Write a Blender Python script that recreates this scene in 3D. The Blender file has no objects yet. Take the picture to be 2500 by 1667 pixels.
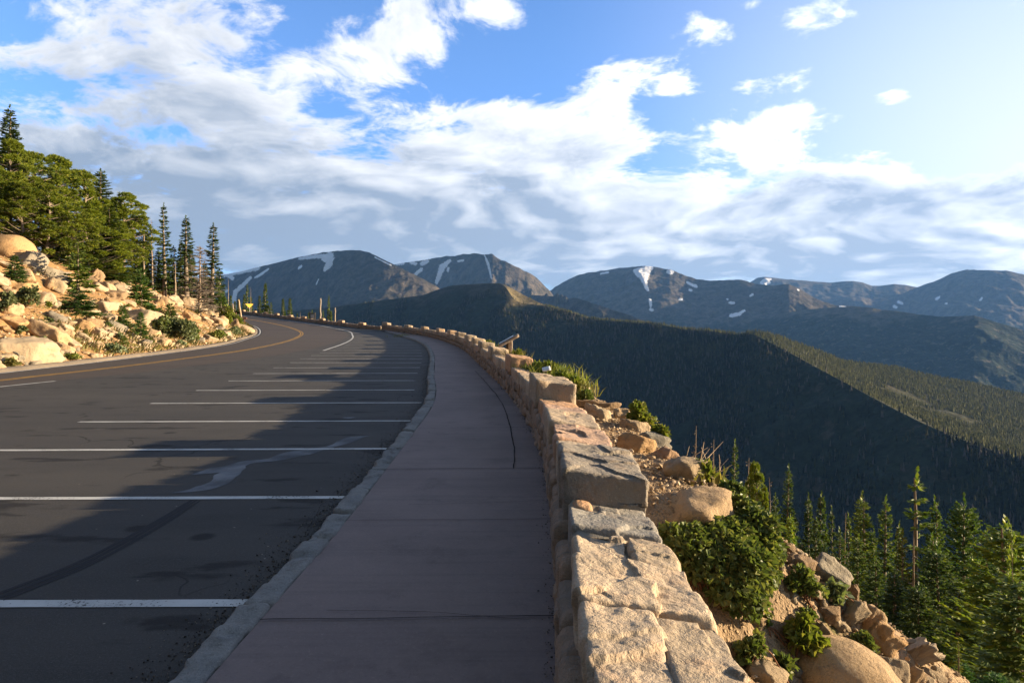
import bpy, bmesh, math, random
import numpy as np
from mathutils import Vector, Matrix, Euler
scene = bpy.context.scene
COL = scene.collection
rad = math.radians

# ------------------------------------------------------------------ camera
F, U0, VH, CAMH = 1667.0, 1250.0, 775.0, 1.85      # photo pixels (2500 wide): focal length, axis, eye level
cam_d = bpy.data.cameras.new("camera")
cam = bpy.data.objects.new("camera", cam_d)
COL.objects.link(cam)
cam.location = (0, 0, CAMH)
cam.rotation_euler = (rad(90), 0, 0)
cam_d.sensor_width = 36.0
cam_d.lens = 36.0 * F / 2500.0
cam_d.shift_y = -(833.5 - VH) / 2500.0
cam_d.clip_start = 0.05
cam_d.clip_end = 90000
scene.camera = cam

# ------------------------------------------------------------------ sun, sky, exposure
SUN_AZ, SUN_EL = 86.0, 10.0        # degrees right of the view direction (+Y), above the horizon
sun_d = bpy.data.lights.new("sun", 'SUN')
sun_d.energy = 5.0
sun_d.angle = rad(0.5)
sun_d.color = (1.0, 0.78, 0.50)
sun = bpy.data.objects.new("sun", sun_d)
COL.objects.link(sun)
sdir = Vector((math.sin(rad(SUN_AZ)) * math.cos(rad(SUN_EL)), math.cos(rad(SUN_AZ)) * math.cos(rad(SUN_EL)), math.sin(rad(SUN_EL))))
sun.rotation_euler = sdir.to_track_quat('Z', 'Y').to_euler()
sun.location = (60, 0, 40)

scene.view_settings.view_transform = 'Standard'
scene.view_settings.look = 'None'
scene.view_settings.exposure = 1.75
scene.view_settings.gamma = 1.0
scene.view_settings.use_curve_mapping = False
scene.render.engine = 'CYCLES'
scene.cycles.use_denoising = True
scene.cycles.max_bounces = 6
scene.cycles.diffuse_bounces = 3
scene.cycles.transmission_bounces = 3
scene.cycles.volume_bounces = 1
scene.cycles.sample_clamp_indirect = 4.0


class Nodes:
    """small helper that writes node graphs as expressions"""
    def __init__(self, tree):
        self.t = tree
        tree.nodes.clear()

    def add(self, typ, **kw):
        n = self.t.nodes.new(typ)
        for k, v in kw.items():
            setattr(n, k, v)
        return n

    def put(self, sock, v):
        if v is None:
            return
        if isinstance(v, bpy.types.NodeSocket):
            self.t.links.new(v, sock)
        elif isinstance(v, (tuple, list)):
            v = tuple(v)
            if sock.type == 'RGBA' and len(v) == 3:
                v = v + (1.0,)
            sock.default_value = v
        else:
            if sock.type == 'RGBA':
                v = (v, v, v, 1)
            elif sock.type == 'VECTOR':
                v = (v, v, v)
            sock.default_value = v

    def m(self, op, a, b=None, c=None, clamp=False):
        n = self.add('ShaderNodeMath', operation=op, use_clamp=clamp)
        for i, v in enumerate((a, b, c)):
            self.put(n.inputs[i], v)
        return n.outputs[0]

    def vm(self, op, a, b=None, s=None):
        n = self.add('ShaderNodeVectorMath', operation=op)
        self.put(n.inputs[0], a)
        self.put(n.inputs[1], b)
        if s is not None:
            self.put(n.inputs['Scale'], s)
        return n.outputs['Value'] if op in ('LENGTH', 'DOT_PRODUCT') else n.outputs[0]

    def sep(self, v):
        n = self.add('ShaderNodeSeparateXYZ')
        self.put(n.inputs[0], v)
        return n.outputs

    def comb(self, x, y, z=0.0):
        n = self.add('ShaderNodeCombineXYZ')
        for i, v in enumerate((x, y, z)):
            self.put(n.inputs[i], v)
        return n.outputs[0]

    def noise(self, vec, scale, detail=4.0, rough=0.5, dist=0.0, lac=2.0, out=0):
        n = self.add('ShaderNodeTexNoise')
        self.put(n.inputs['Vector'], vec)
        for k, v in (('Scale', scale), ('Detail', detail), ('Roughness', rough), ('Distortion', dist), ('Lacunarity', lac)):
            self.put(n.inputs[k], v)
        return n.outputs[out]

    def voro(self, vec, scale, feature='F1', out=0, rnd=1.0):
        n = self.add('ShaderNodeTexVoronoi', feature=feature)
        self.put(n.inputs['Vector'], vec)
        self.put(n.inputs['Scale'], scale)
        self.put(n.inputs['Randomness'], rnd)
        return n.outputs[out]

    def smooth(self, x, a, b, lo=0.0, hi=1.0):
        n = self.add('ShaderNodeMapRange', interpolation_type='SMOOTHSTEP')
        self.put(n.inputs['Value'], x)
        for k, v in (('From Min', a), ('From Max', b), ('To Min', lo), ('To Max', hi)):
            self.put(n.inputs[k], v)
        return n.outputs[0]

    def lin(self, x, a, b, lo=0.0, hi=1.0):
        n = self.add('ShaderNodeMapRange')
        self.put(n.inputs['Value'], x)
        for k, v in (('From Min', a), ('From Max', b), ('To Min', lo), ('To Max', hi)):
            self.put(n.inputs[k], v)
        return n.outputs[0]

    def mix(self, f, a, b, mode='MIX'):
        n = self.add('ShaderNodeMix', data_type='RGBA', blend_type=mode)
        self.put(n.inputs[0], f)
        self.put(n.inputs[6], a)
        self.put(n.inputs[7], b)
        return n.outputs[2]

    def bump(self, h, strength, dist, normal=None):
        n = self.add('ShaderNodeBump')
        self.put(n.inputs['Strength'], strength)
        self.put(n.inputs['Distance'], dist)
        self.put(n.inputs['Height'], h)
        if normal is not None:
            self.put(n.inputs['Normal'], normal)
        return n.outputs[0]


def make_world():
    w = bpy.data.worlds.new("World")
    scene.world = w
    w.use_nodes = True
    N = Nodes(w.node_tree)
    sky = N.add('ShaderNodeTexSky', sky_type='NISHITA', sun_disc=False)
    sky.sun_elevation = rad(SUN_EL)
    sky.sun_rotation = rad(SUN_AZ)
    sky.altitude = 1500.0
    sky.air_density = 1.0
    sky.dust_density = 0.0
    sky.ozone_density = 3.0
    d = N.add('ShaderNodeTexCoord').outputs['Generated']
    d = N.vm('NORMALIZE', d)
    x, y, z = N.sep(d)
    az = N.m('MULTIPLY', N.m('ARCTAN2', x, y), 180 / math.pi)
    el = N.m('MULTIPLY', N.m('ARCSINE', z), 180 / math.pi)
    zz = N.m('ADD', N.m('MAXIMUM', z, 0.0), 0.25)
    P = N.comb(N.m('DIVIDE', x, zz), N.m('DIVIDE', y, zz), 0.0)
    # warp
    wv = N.noise(P, 1.3, 3, 0.5, out=1)
    P2 = N.vm('ADD', P, N.vm('SCALE', N.vm('SUBTRACT', wv, (0.5, 0.5, 0.5)), s=0.5))

    def blob(px, py, su, sv, amp):
        """a gathering (amp > 0) or gap (amp < 0) in the cloud, centre and half size in photo pixels turned into sky angles"""
        a0 = math.degrees(math.atan((px - U0) / F))
        e0 = math.degrees(math.atan((VH - py) / F * math.cos(math.radians(a0))))
        k = math.degrees(1 / F) * math.cos(math.radians(a0)) ** 1.5
        ta = N.m('MULTIPLY', N.m('SUBTRACT', az, a0), 1 / (su * k))
        te = N.m('MULTIPLY', N.m('SUBTRACT', el, e0), 1 / (sv * k))
        g = N.m('EXPONENT', N.m('MULTIPLY', N.m('ADD', N.m('MULTIPLY', ta, ta), N.m('MULTIPLY', te, te)), -1.0))
        return N.m('MULTIPLY', g, amp)

    blobs = SKY_BLOBS
    bias = None
    for b in blobs:
        g = blob(*b)
        bias = g if bias is None else N.m('ADD', bias, g)

    def dens(off):
        v = P2 if off is None else N.vm('ADD', P2, off)
        a = N.noise(v, 3.6, 8, 0.55)
        c = N.noise(v, 13.0, 6, 0.6)
        e = N.noise(v, 34.0, 5, 0.62)
        fine = N.m('MULTIPLY', N.m('SUBTRACT', e, 0.5), N.smooth(el, 5.0, 13.0, 0.05, 0.24))
        return N.m('ADD', N.m('ADD', a, fine), N.m('MULTIPLY', N.m('SUBTRACT', c, 0.5), 0.36))
    n0 = dens(None)
    # away from the view and overhead: an unseen dull cover added to dim ambient light
    back = N.m('MAXIMUM', N.smooth(az, -48.0, -75.0), N.smooth(az, 112.0, 140.0))
    back = N.m('MAXIMUM', back, N.smooth(el, 36.0, 52.0))
    dn = N.m('ADD', N.m('MULTIPLY', N.m('SUBTRACT', n0, 0.5), 2.3), N.m('SUBTRACT', bias, 0.16))
    dn = N.m('ADD', dn, N.m('MULTIPLY', back, 0.8))
    edge = N.lin(el, 0.0, 14.0, 0.60, 0.46)
    alpha = N.smooth(dn, 0.0, edge)
    thick = N.smooth(dn, 0.05, 0.75)
    # lit from the low sun on the right; bases and far sides are grey
    l0 = N.noise(P2, 3.6, 4.5, 0.52)
    l1 = N.noise(N.vm('ADD', P2, (0.085, -0.07, 0.0)), 3.6, 4.5, 0.52)
    side = N.m('MULTIPLY', N.m('SUBTRACT', l0, l1), 2.0)
    sunward = N.smooth(az, -30.0, 40.0)
    low = N.smooth(el, 19.0, 4.0)
    blot = N.noise(N.vm('MULTIPLY', P2, (0.8, 0.9, 1.0)), 1.6, 4, 0.48)
    shade = N.m('ADD', N.m('MULTIPLY', thick, 0.50), N.m('MULTIPLY', low, 0.60))
    shade = N.m('ADD', shade, N.m('MULTIPLY', N.m('SUBTRACT', blot, 0.5), 2.0))
    shade = N.m('SUBTRACT', shade, side)
    shade = N.m('SUBTRACT', shade, N.m('MULTIPLY', sunward, N.m('ADD', 0.22, N.m('MULTIPLY', N.smooth(el, 3.5, 8.0), 0.22))))
    shade = N.m('MULTIPLY', shade, N.smooth(dn, 0.0, 0.30))
    shade = N.m('MINIMUM', N.m('MAXIMUM', shade, 0.0), 1.0)
    ccol = N.mix(shade, (0.85, 0.87, 0.91), (0.285, 0.36, 0.48))
    hi = N.m('ADD', 0.84, N.m('MULTIPLY', sunward, 0.38))
    ccol = N.mix(1.0, ccol, N.comb(hi, hi, hi), 'MULTIPLY')
    ccol = N.mix(back, ccol, (0.095, 0.125, 0.165))
    # thin bright veil round the low sun
    sd = N.vm('DOT_PRODUCT', d, tuple(sdir))
    veil = N.m('MULTIPLY', N.smooth(sd, 0.15, 0.80), 0.85)
    veil = N.m('MULTIPLY', veil, N.smooth(el, 34.0, 6.0, 0.35, 1.0))
    skyc = N.mix(1.0, sky.outputs[0], N.mix(N.smooth(el, 2.0, 24.0), (0.75, 0.95, 1.45), (1.28, 1.36, 1.60)), 'MULTIPLY')
    bg1 = N.add('ShaderNodeBackground')
    N.put(bg1.inputs[0], skyc)
    bg1.inputs[1].default_value = SKY_STRENGTH
    bg3 = N.add('ShaderNodeBackground')
    N.put(bg3.inputs[0], (1.0, 1.0, 1.03))
    bg3.inputs[1].default_value = 0.36
    mx0 = N.add('ShaderNodeMixShader')
    N.put(mx0.inputs[0], veil)
    N.put(mx0.inputs[1], bg1.outputs[0])
    N.put(mx0.inputs[2], bg3.outputs[0])
    bg2 = N.add('ShaderNodeBackground')
    N.put(bg2.inputs[0], ccol)
    bg2.inputs[1].default_value = 0.43
    mx = N.add('ShaderNodeMixShader')
    N.put(mx.inputs[0], N.m('MULTIPLY', alpha, N.smooth(el, -1.0, 1.0)))
    N.put(mx.inputs[1], mx0.outputs[0])
    N.put(mx.inputs[2], bg2.outputs[0])
    out = N.add('ShaderNodeOutputWorld')
    N.put(out.inputs[0], mx.outputs[0])
    w.cycles.sampling_method = 'MANUAL'
    w.cycles.sample_map_resolution = 512


SKY_STRENGTH = 0.072
# gatherings and gaps of the cloud cover: px, py, half width, half height, amount
SKY_BLOBS = [
    (250, 110, 520, 230, 0.50), (560, 60, 260, 130, 0.20), (1000, 70, 140, 95, 0.62), (790, 165, 140, 60, 0.50),
    (1240, 45, 75, 38, 0.46), (570, 240, 100, 60, 0.34), (330, 318, 230, 34, -0.30), (60, 60, 90, 50, -0.20),
    (880, 30, 50, 70, -0.2), (720, 110, 60, 40, -0.2), (640, 150, 40, 70, -0.15), (850, 215, 200, 30, -0.18),
    (1450, 120, 330, 130, -0.25), (1900, 190, 420, 130, -0.26), (2350, 200, 300, 200, -0.45), (1180, 190, 140, 60, -0.14),
    (1735, 85, 80, 48, 0.66), (1960, 50, 125, 50, 0.86), (1840, 10, 50, 22, 0.66), (1550, 190, 105, 40, 0.70), (1660, 215, 65, 30, 0.78), (1480, 245, 100, 30, 0.72),
    (1830, 195, 70, 38, 0.72), (1960, 192, 60, 28, 0.72), (2190, 228, 56, 30, 0.86), (2220, 181, 18, 13, 0.85),
    (1850, 320, 190, 62, 0.66), (1960, 275, 60, 34, 0.36), (1420, 320, 210, 70, 0.54), (1150, 270, 160, 50, 0.36),
    (650, 420, 800, 110, 0.56), (1250, 460, 500, 120, 0.50), (500, 560, 1000, 110, 0.62), (1500, 580, 800, 110, 0.66),
    (2100, 500, 460, 80, 0.55), (2350, 580, 460, 110, 0.55), (2000, 385, 140, 28, 0.22), (1780, 415, 70, 22, -0.24), (1740, 300, 60, 30, -0.2),
    (1270, 690, 1700, 80, 0.55),
]
make_world()

# ------------------------------------------------------------------ number helpers
def _h(ix, iy, iz, seed):
    n = (ix.astype(np.uint32) * np.uint32(374761393)) ^ (iy.astype(np.uint32) * np.uint32(668265263)) ^ (iz.astype(np.uint32) * np.uint32(2246822519)) ^ np.uint32((seed * 3266489917) & 0xffffffff)
    n = (n ^ (n >> np.uint32(13))) * np.uint32(1274126177)
    n = n ^ (n >> np.uint32(16))
    n = n * np.uint32(2654435761)
    n = n ^ (n >> np.uint32(15))
    return n.astype(np.float64) / 4294967295.0 * 2 - 1


def vnoise(p, seed=0):
    p = np.asarray(p, float)
    i = np.floor(p).astype(np.int64)
    f = p - i
    u = f * f * f * (f * (f * 6 - 15) + 10)
    r = 0
    for dx in (0, 1):
        wx = u[:, 0] if dx else 1 - u[:, 0]
        for dy in (0, 1):
            wy = u[:, 1] if dy else 1 - u[:, 1]
            for dz in (0, 1):
                wz = u[:, 2] if dz else 1 - u[:, 2]
                r = r + wx * wy * wz * _h(i[:, 0] + dx, i[:, 1] + dy, i[:, 2] + dz, seed)
    return r


def fbm(p, octaves=4, lac=2.03, gain=0.5, seed=0):
    p = np.asarray(p, float)
    a, s, t = 1.0, 0.0, 0.0
    for k in range(octaves):
        s = s + a * vnoise(p * lac ** k + 17.3 * k, seed + k)
        t += a
        a *= gain
    return s / t


def ridged(p, octaves=5, lac=2.05, gain=0.55, seed=0):
    p = np.asarray(p, float)
    a, s, t = 1.0, 0.0, 0.0
    for k in range(octaves):
        s = s + a * (1 - np.abs(vnoise(p * lac ** k + 9.7 * k, seed + k)) * 2)
        t += a
        a *= gain
    return s / t


def xy3(x, y, k=1.0):
    return np.stack([np.ravel(x) * k, np.ravel(y) * k, np.zeros(np.size(x))], 1)


def sstep(x, a, b):
    t = np.clip((np.asarray(x, float) - a) / (b - a), 0, 1)
    return t * t * (3 - 2 * t)


def mesh_np(name, verts, polys, smooth=True, attr=None):
    """polys: list of (M,k) index arrays"""
    me = bpy.data.meshes.new(name)
    verts = np.asarray(verts, np.float32)
    polys = [np.asarray(q, np.int32) for q in (polys if isinstance(polys, list) else [polys]) if len(q)]
    me.vertices.add(len(verts))
    me.vertices.foreach_set("co", verts.ravel())
    nl = sum(q.size for q in polys)
    npol = sum(len(q) for q in polys)
    me.loops.add(nl)
    me.loops.foreach_set("vertex_index", np.concatenate([q.ravel() for q in polys]))
    me.polygons.add(npol)
    tot = np.concatenate([np.full(len(q), q.shape[1], np.int32) for q in polys])
    st = np.concatenate([[0], np.cumsum(tot)[:-1]]).astype(np.int32)
    me.polygons.foreach_set("loop_start", st)
    me.polygons.foreach_set("loop_total", tot)
    me.polygons.foreach_set("use_smooth", np.full(npol, bool(smooth)))
    me.update(calc_edges=True)
    me.validate()
    if attr:
        for k, v in attr.items():
            at = me.attributes.new(k, 'FLOAT', 'POINT')
            at.data.foreach_set("value", np.asarray(v, np.float32))
    return me


def link(name, me, mat=None, parent=None, loc=None):
    o = bpy.data.objects.new(name, me)
    COL.objects.link(o)
    if mat is not None and me is not None and not me.materials:
        me.materials.append(mat)
    if parent is not None:
        o.parent = parent
    if loc is not None:
        o.location = loc
    return o


def tag(o, label=None, cat=None, group=None, kind=None):
    if label:
        o["label"] = label
    if cat:
        o["category"] = cat
    if group:
        o["group"] = group
    if kind:
        o["kind"] = kind
    return o


def structure(name, me, mat, parent=None):
    o = link(name, me, mat, parent)
    if parent is None:
        o["kind"] = "structure"
    return o


def thing(name, loc, label, cat, group=None, rot=(0, 0, 0), scale=(1, 1, 1)):
    o = bpy.data.objects.new(name, None)
    COL.objects.link(o)
    o.empty_display_size = 0.2
    o.location = loc
    o.rotation_euler = rot
    o.scale = scale
    return tag(o, label, cat, group)


def grid_faces(nr, nc, mask=None):
    i = np.arange(nr * nc).reshape(nr, nc)
    q = np.stack([i[:-1, :-1], i[:-1, 1:], i[1:, 1:], i[1:, :-1]], -1)
    if mask is not None:
        q = q[mask]
    return q.reshape(-1, 4)


def curve(pts, n=None, step=None):
    """Catmull-Rom through points"""
    p = np.asarray(pts, float)
    e = np.vstack([2 * p[0] - p[1], p, 2 * p[-1] - p[-2]])
    out = []
    for k in range(len(p) - 1):
        a, b, c, d = e[k:k + 4]
        L = np.linalg.norm(c - b)
        m = max(2, int(L / (step or 0.5)))
        t = np.linspace(0, 1, m, endpoint=False)[:, None]
        # centripetal-like tangents scaled by neighbours' spacing
        la, lc = max(np.linalg.norm(b - a), 1e-6), max(np.linalg.norm(d - c), 1e-6)
        m1 = ((c - b) / L * la + (b - a) / la * L) / (la + L) * L
        m2 = ((c - b) / L * lc + (d - c) / lc * L) / (lc + L) * L
        h00, h10, h01, h11 = 2 * t**3 - 3 * t**2 + 1, t**3 - 2 * t**2 + t, -2 * t**3 + 3 * t**2, t**3 - t**2
        out.append(h00 * b + h10 * m1 + h01 * c + h11 * m2)
    out.append(p[-1:])
    q = np.vstack(out)
    if n:
        q = resample(q, n)
    return q


def resample(q, n):
    s = np.concatenate([[0], np.cumsum(np.linalg.norm(np.diff(q, axis=0), axis=1))])
    t = np.linspace(0, s[-1], n)
    return np.stack([np.interp(t, s, q[:, k]) for k in range(q.shape[1])], 1)


def sdist(x, y, poly):
    """signed distance to a polyline, positive on the right of its direction"""
    P = np.stack([np.ravel(x), np.ravel(y)], 1).astype(float)
    best = np.full(len(P), 1e18)
    sg = np.ones(len(P))
    bc = np.zeros(len(P))
    for a, b in zip(poly[:-1], poly[1:]):
        d = b - a
        L2 = max(d @ d, 1e-12)
        t = np.clip(((P - a) @ d) / L2, 0, 1)
        q = P - (a + t[:, None] * d)
        D = np.einsum('ij,ij->i', q, q)
        cr = d[0] * (P[:, 1] - a[1]) - d[1] * (P[:, 0] - a[0])
        cr = cr / math.sqrt(L2)
        m = (D < best - 1e-9) | ((np.abs(D - best) <= 1e-9) & (np.abs(cr) > np.abs(bc)))
        best[m] = D[m]
        bc[m] = cr[m]
        sg[m] = np.where(cr[m] < 0, 1, -1)
    return (np.sqrt(best) * sg).reshape(np.shape(x))


def px(u, v, y):
    """point seen at photo pixel (u, v) at distance y along the view axis"""
    return np.array([(u - U0) / F * y, y, CAMH + (VH - v) / F * y])


# ------------------------------------------------------------------ plan of the site (metres)
KERB = curve([(-1.70, -14), (-1.67, 0), (-1.65, 3.46), (-1.61, 5.77), (-1.625, 7.1), (-1.67, 9.7), (-1.69, 10.8), (-1.76, 13.4), (-2.10, 17.1), (-2.47, 19.9), (-2.90, 23.8), (-3.55, 29.6), (-4.55, 36.9), (-5.9, 45.3), (-7.5, 53), (-10.3, 64), (-13.4, 75), (-14.6, 78.5)], step=0.25)
WALL = curve([(-0.10, -14), (0.02, -6), (0.13, 0), (0.25, 3.2), (0.35, 5.5), (0.39, 8.0), (0.33, 10), (0.22, 12), (-0.12, 16), (-0.69, 20.9), (-1.30, 26), (-2.43, 35.2), (-3.97, 44.4), (-5.97, 54.4), (-8.9, 66), (-11.9, 74), (-15.8, 82.4)], step=0.2)
WALLW = 0.50
FARW = curve([(-15.9, 82.6), (-18.2, 85.0), (-22.6, 91), (-27.6, 97.8), (-33.5, 105.5), (-39.7, 114), (-48, 125), (-56.8, 136), (-70, 150)], step=0.4)
EDGE_IN = curve([(-16.6, -40), (-16.7, 0), (-16.9, 22.5), (-17.15, 29.5), (-17.75, 35.7), (-19.4, 46.5), (-22.1, 56.4), (-26.2, 70.5), (-29.0, 78.5), (-31.4, 84.6), (-34, 90), (-37.4, 95.3), (-46, 106), (-58, 119), (-72, 134)], step=0.5)
YELLOW = curve([(-15.0, -40), (-15.1, 10), (-15.0, 20.4), (-14.68, 25), (-14.7, 30), (-15.0, 37.6), (-16.3, 46.9), (-19.6, 62.2), (-24.7, 79.4), (-28.2, 87), (-34.5, 97.6), (-42.4, 109), (-54, 124), (-66, 138)], step=0.5)
EDGE_OUT = curve([(-13.9, -40), (-13.9, 10), (-13.7, 18.2), (-12.75, 22), (-12.3, 25), (-11.55, 32.5), (-11.65, 37), (-12.25, 44.5), (-14.2, 57.5), (-17.2, 71.5), (-20.6, 81.5), (-23.0, 86), (-28.2, 95.0), (-38, 108.5), (-45, 117), (-57, 132), (-64, 141)], step=0.5)
WHITE_OUT = curve([(-10.5, 38), (-11.6, 46.3), (-13.3, 56.4), (-16.0, 68.5), (-19.5, 80.5), (-22.2, 85.6), (-27.5, 94.6), (-37.4, 108), (-44.3, 116.5), (-56, 131)], step=0.5)
# outer side of both walls, as one line from behind the camera to the far bend
nrm = np.gradient(WALL, axis=0)
nrm /= np.linalg.norm(nrm, axis=1)[:, None]
WALLN = np.stack([nrm[:, 1], -nrm[:, 0]], 1)
BRINK = np.vstack([[[0.3, -80]], (WALL + WALLN * WALLW)[::6], (FARW + np.array([0.36, 0.28]))[2::4], [[-120, 200]]])


def road_z(y):
    t = (np.asarray(y, float) - 77) / 5.0
    return 0.05 * 5.0 * np.logaddexp(0, t)


def drop(d, y):
    d = np.maximum(d, 0)
    far_ = sstep(y, 5.6, 7.4)
    a = (0.70 + 0.20 * far_) * d + (0.30 - 0.15 * far_) * np.maximum(d - 3.5, 0)
    z = a - 0.30 * np.maximum(d - 60, 0) - 0.30 * np.maximum(d - 420, 0)
    return z


def ground(x, y, detail=True):
    x = np.asarray(x, float)
    y = np.asarray(y, float)
    sh = np.shape(x)
    dr = sdist(x, y, BRINK)
    dl = -sdist(x, y, EDGE_IN[::3])
    base = road_z(np.minimum(y, 140))
    z = base - 0.10
    # outside the walls: a shelf almost as high as the wall, then the mountainside
    lvl = 0.10 + 0.42 * sstep(y, 4.2, 5.3) - 0.30 * sstep(y, 70, 90)
    shelf = 0.75 * sstep(y, 4.4, 5.6)
    zr = base + lvl - drop(np.maximum(dr - shelf, 0), y) - 0.10 * np.minimum(np.maximum(dr, 0), shelf)
    n = 0
    if detail:
        q = xy3(x, y)
        n = (fbm(q * 0.35, 4, seed=5) * 0.55).reshape(sh)
    zr = zr + n * sstep(dr, 0.6, 5) * 0.9
    zr = zr + (fbm(xy3(x, y, 0.02), 4, seed=8).reshape(sh) * 14 * sstep(dr, 25, 160) if detail else 0)
    w = sstep(dr, -0.35, 0.02)
    z = z * (1 - w) + zr * w
    # cut slope on the left of the road
    hm = 6.7 - 2.2 * sstep(y, 40, 80) - 2.6 * sstep(y, 84, 112)
    d = np.maximum(dl - 1.0, 0)
    slope = 0.60
    rise = slope * d
    k = 0.9
    h = -k * np.logaddexp(-rise / k, -hm / k) + k * np.logaddexp(0, -hm / k)
    h = h + 0.06 * np.maximum(d - 12, 0) * (1 - sstep(y, 70, 100))
    hz = base + 0.05 + h + (n * 0.8 + (fbm(xy3(x, y, 1.1), 4, seed=15).reshape(sh) * 0.22 if detail else 0)) * sstep(dl, 1.2, 4)
    w = sstep(dl, 0.55, 1.1)
    z = z * (1 - w) + hz * w
    return z


def hit(u, v, y0=2.0, y1=160.0, far=False):
    """where the ray through photo pixel (u, v) meets the ground"""
    y = np.geomspace(y0, y1, 700)
    X = (u - U0) / F * y
    Z = CAMH + (VH - v) / F * y
    g = ground(X, y)
    below = np.nonzero(Z < g)[0]
    if len(below) == 0:
        if not far:
            return None
        k = int(np.argmin(np.where(y < far, Z - g, 1e9)))
        return np.array([X[k], y[k], g[k]])
    k = max(below[0], 1)
    a0, a1 = Z[k - 1] - g[k - 1], Z[k] - g[k]
    t = a0 / (a0 - a1 + 1e-9)
    yy = y[k - 1] + (y[k] - y[k - 1]) * t
    return np.array([(u - U0) / F * yy, yy, float(ground(np.array([(u - U0) / F * yy]), np.array([yy]))[0])])


def gz(x, y):
    return float(ground(np.array([x]), np.array([y]))[0])


# ------------------------------------------------------------------ materials
def new_mat(name):
    m = bpy.data.materials.new(name)
    m.use_nodes = True
    N = Nodes(m.node_tree)
    out = N.add('ShaderNodeOutputMaterial')
    return m, N, out


def principled(N, out, col, rough=0.85, bump=None, spec=0.3, alpha=None):
    b = N.add('ShaderNodeBsdfPrincipled')
    N.put(b.inputs['Base Color'], col)
    N.put(b.inputs['Roughness'], rough)
    N.put(b.inputs['Specular IOR Level'], spec)
    if bump is not None:
        N.put(b.inputs['Normal'], bump)
    N.put(out.inputs[0], b.outputs[0])
    return b


def obj_co(N):
    return N.add('ShaderNodeTexCoord').outputs['Object']


def attr(N, name):
    return N.add('ShaderNodeAttribute', attribute_name=name).outputs['Fac']


def mat_mountain(name, treeline, tundra, rock, forest, warm=1.0):
    m, N, out = new_mat(name)
    co = obj_co(N)
    z = N.sep(co)[2]
    n_big = N.noise(co, 0.0022, 5, 0.6)
    n_mid = N.noise(co, 0.011, 6, 0.65)
    n_fine = N.noise(co, 0.06, 4, 0.7)
    tone = N.m('ADD', N.m('MULTIPLY', n_mid, 0.6), N.m('MULTIPLY', n_fine, 0.4))
    a = N.mix(N.smooth(tone, 0.40, 0.62), tundra, rock)
    zz = N.m('ADD', z, N.m('MULTIPLY', N.m('SUBTRACT', n_big, 0.5), 420))
    zz = N.m('ADD', zz, N.m('MULTIPLY', N.m('SUBTRACT', n_mid, 0.5), 260))
    f = N.smooth(zz, treeline + 45, treeline - 45)
    f = N.m('MULTIPLY', f, N.smooth(N.noise(co, 0.02, 4, 0.7), 0.33, 0.47))
    c = N.mix(f, a, N.mix(N.smooth(n_fine, 0.35, 0.65), forest, tuple(1.9 * q for q in forest)))
    md = attr(N, 'meadow_sun')
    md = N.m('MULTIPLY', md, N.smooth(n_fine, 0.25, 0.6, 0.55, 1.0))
    c = N.mix(md, c, (0.17, 0.135, 0.07))  # tan grass, and on the ridge flank sunlight put into the ground colour
    sn = attr(N, 'snow')
    s = N.smooth(N.m('ADD', N.m('ADD', sn, N.m('MULTIPLY', N.m('SUBTRACT', n_mid, 0.5), 0.7)), N.m('MULTIPLY', N.m('SUBTRACT', n_fine, 0.5), 0.9)), 0.42, 0.58)
    c = N.mix(s, c, (0.93, 0.93, 0.95))
    hgt = N.m('ADD', N.m('MULTIPLY', n_mid, 30.0), N.m('MULTIPLY', n_fine, 9.0))
    principled(N, out, c, 0.95, N.bump(hgt, 0.55, 1.0), 0.05)
    return m


def interp_col(table, u):
    t = np.asarray(table, float)
    return np.interp(u, t[:, 0], t[:, 1])


SC = 2500 / 2352.0


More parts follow.
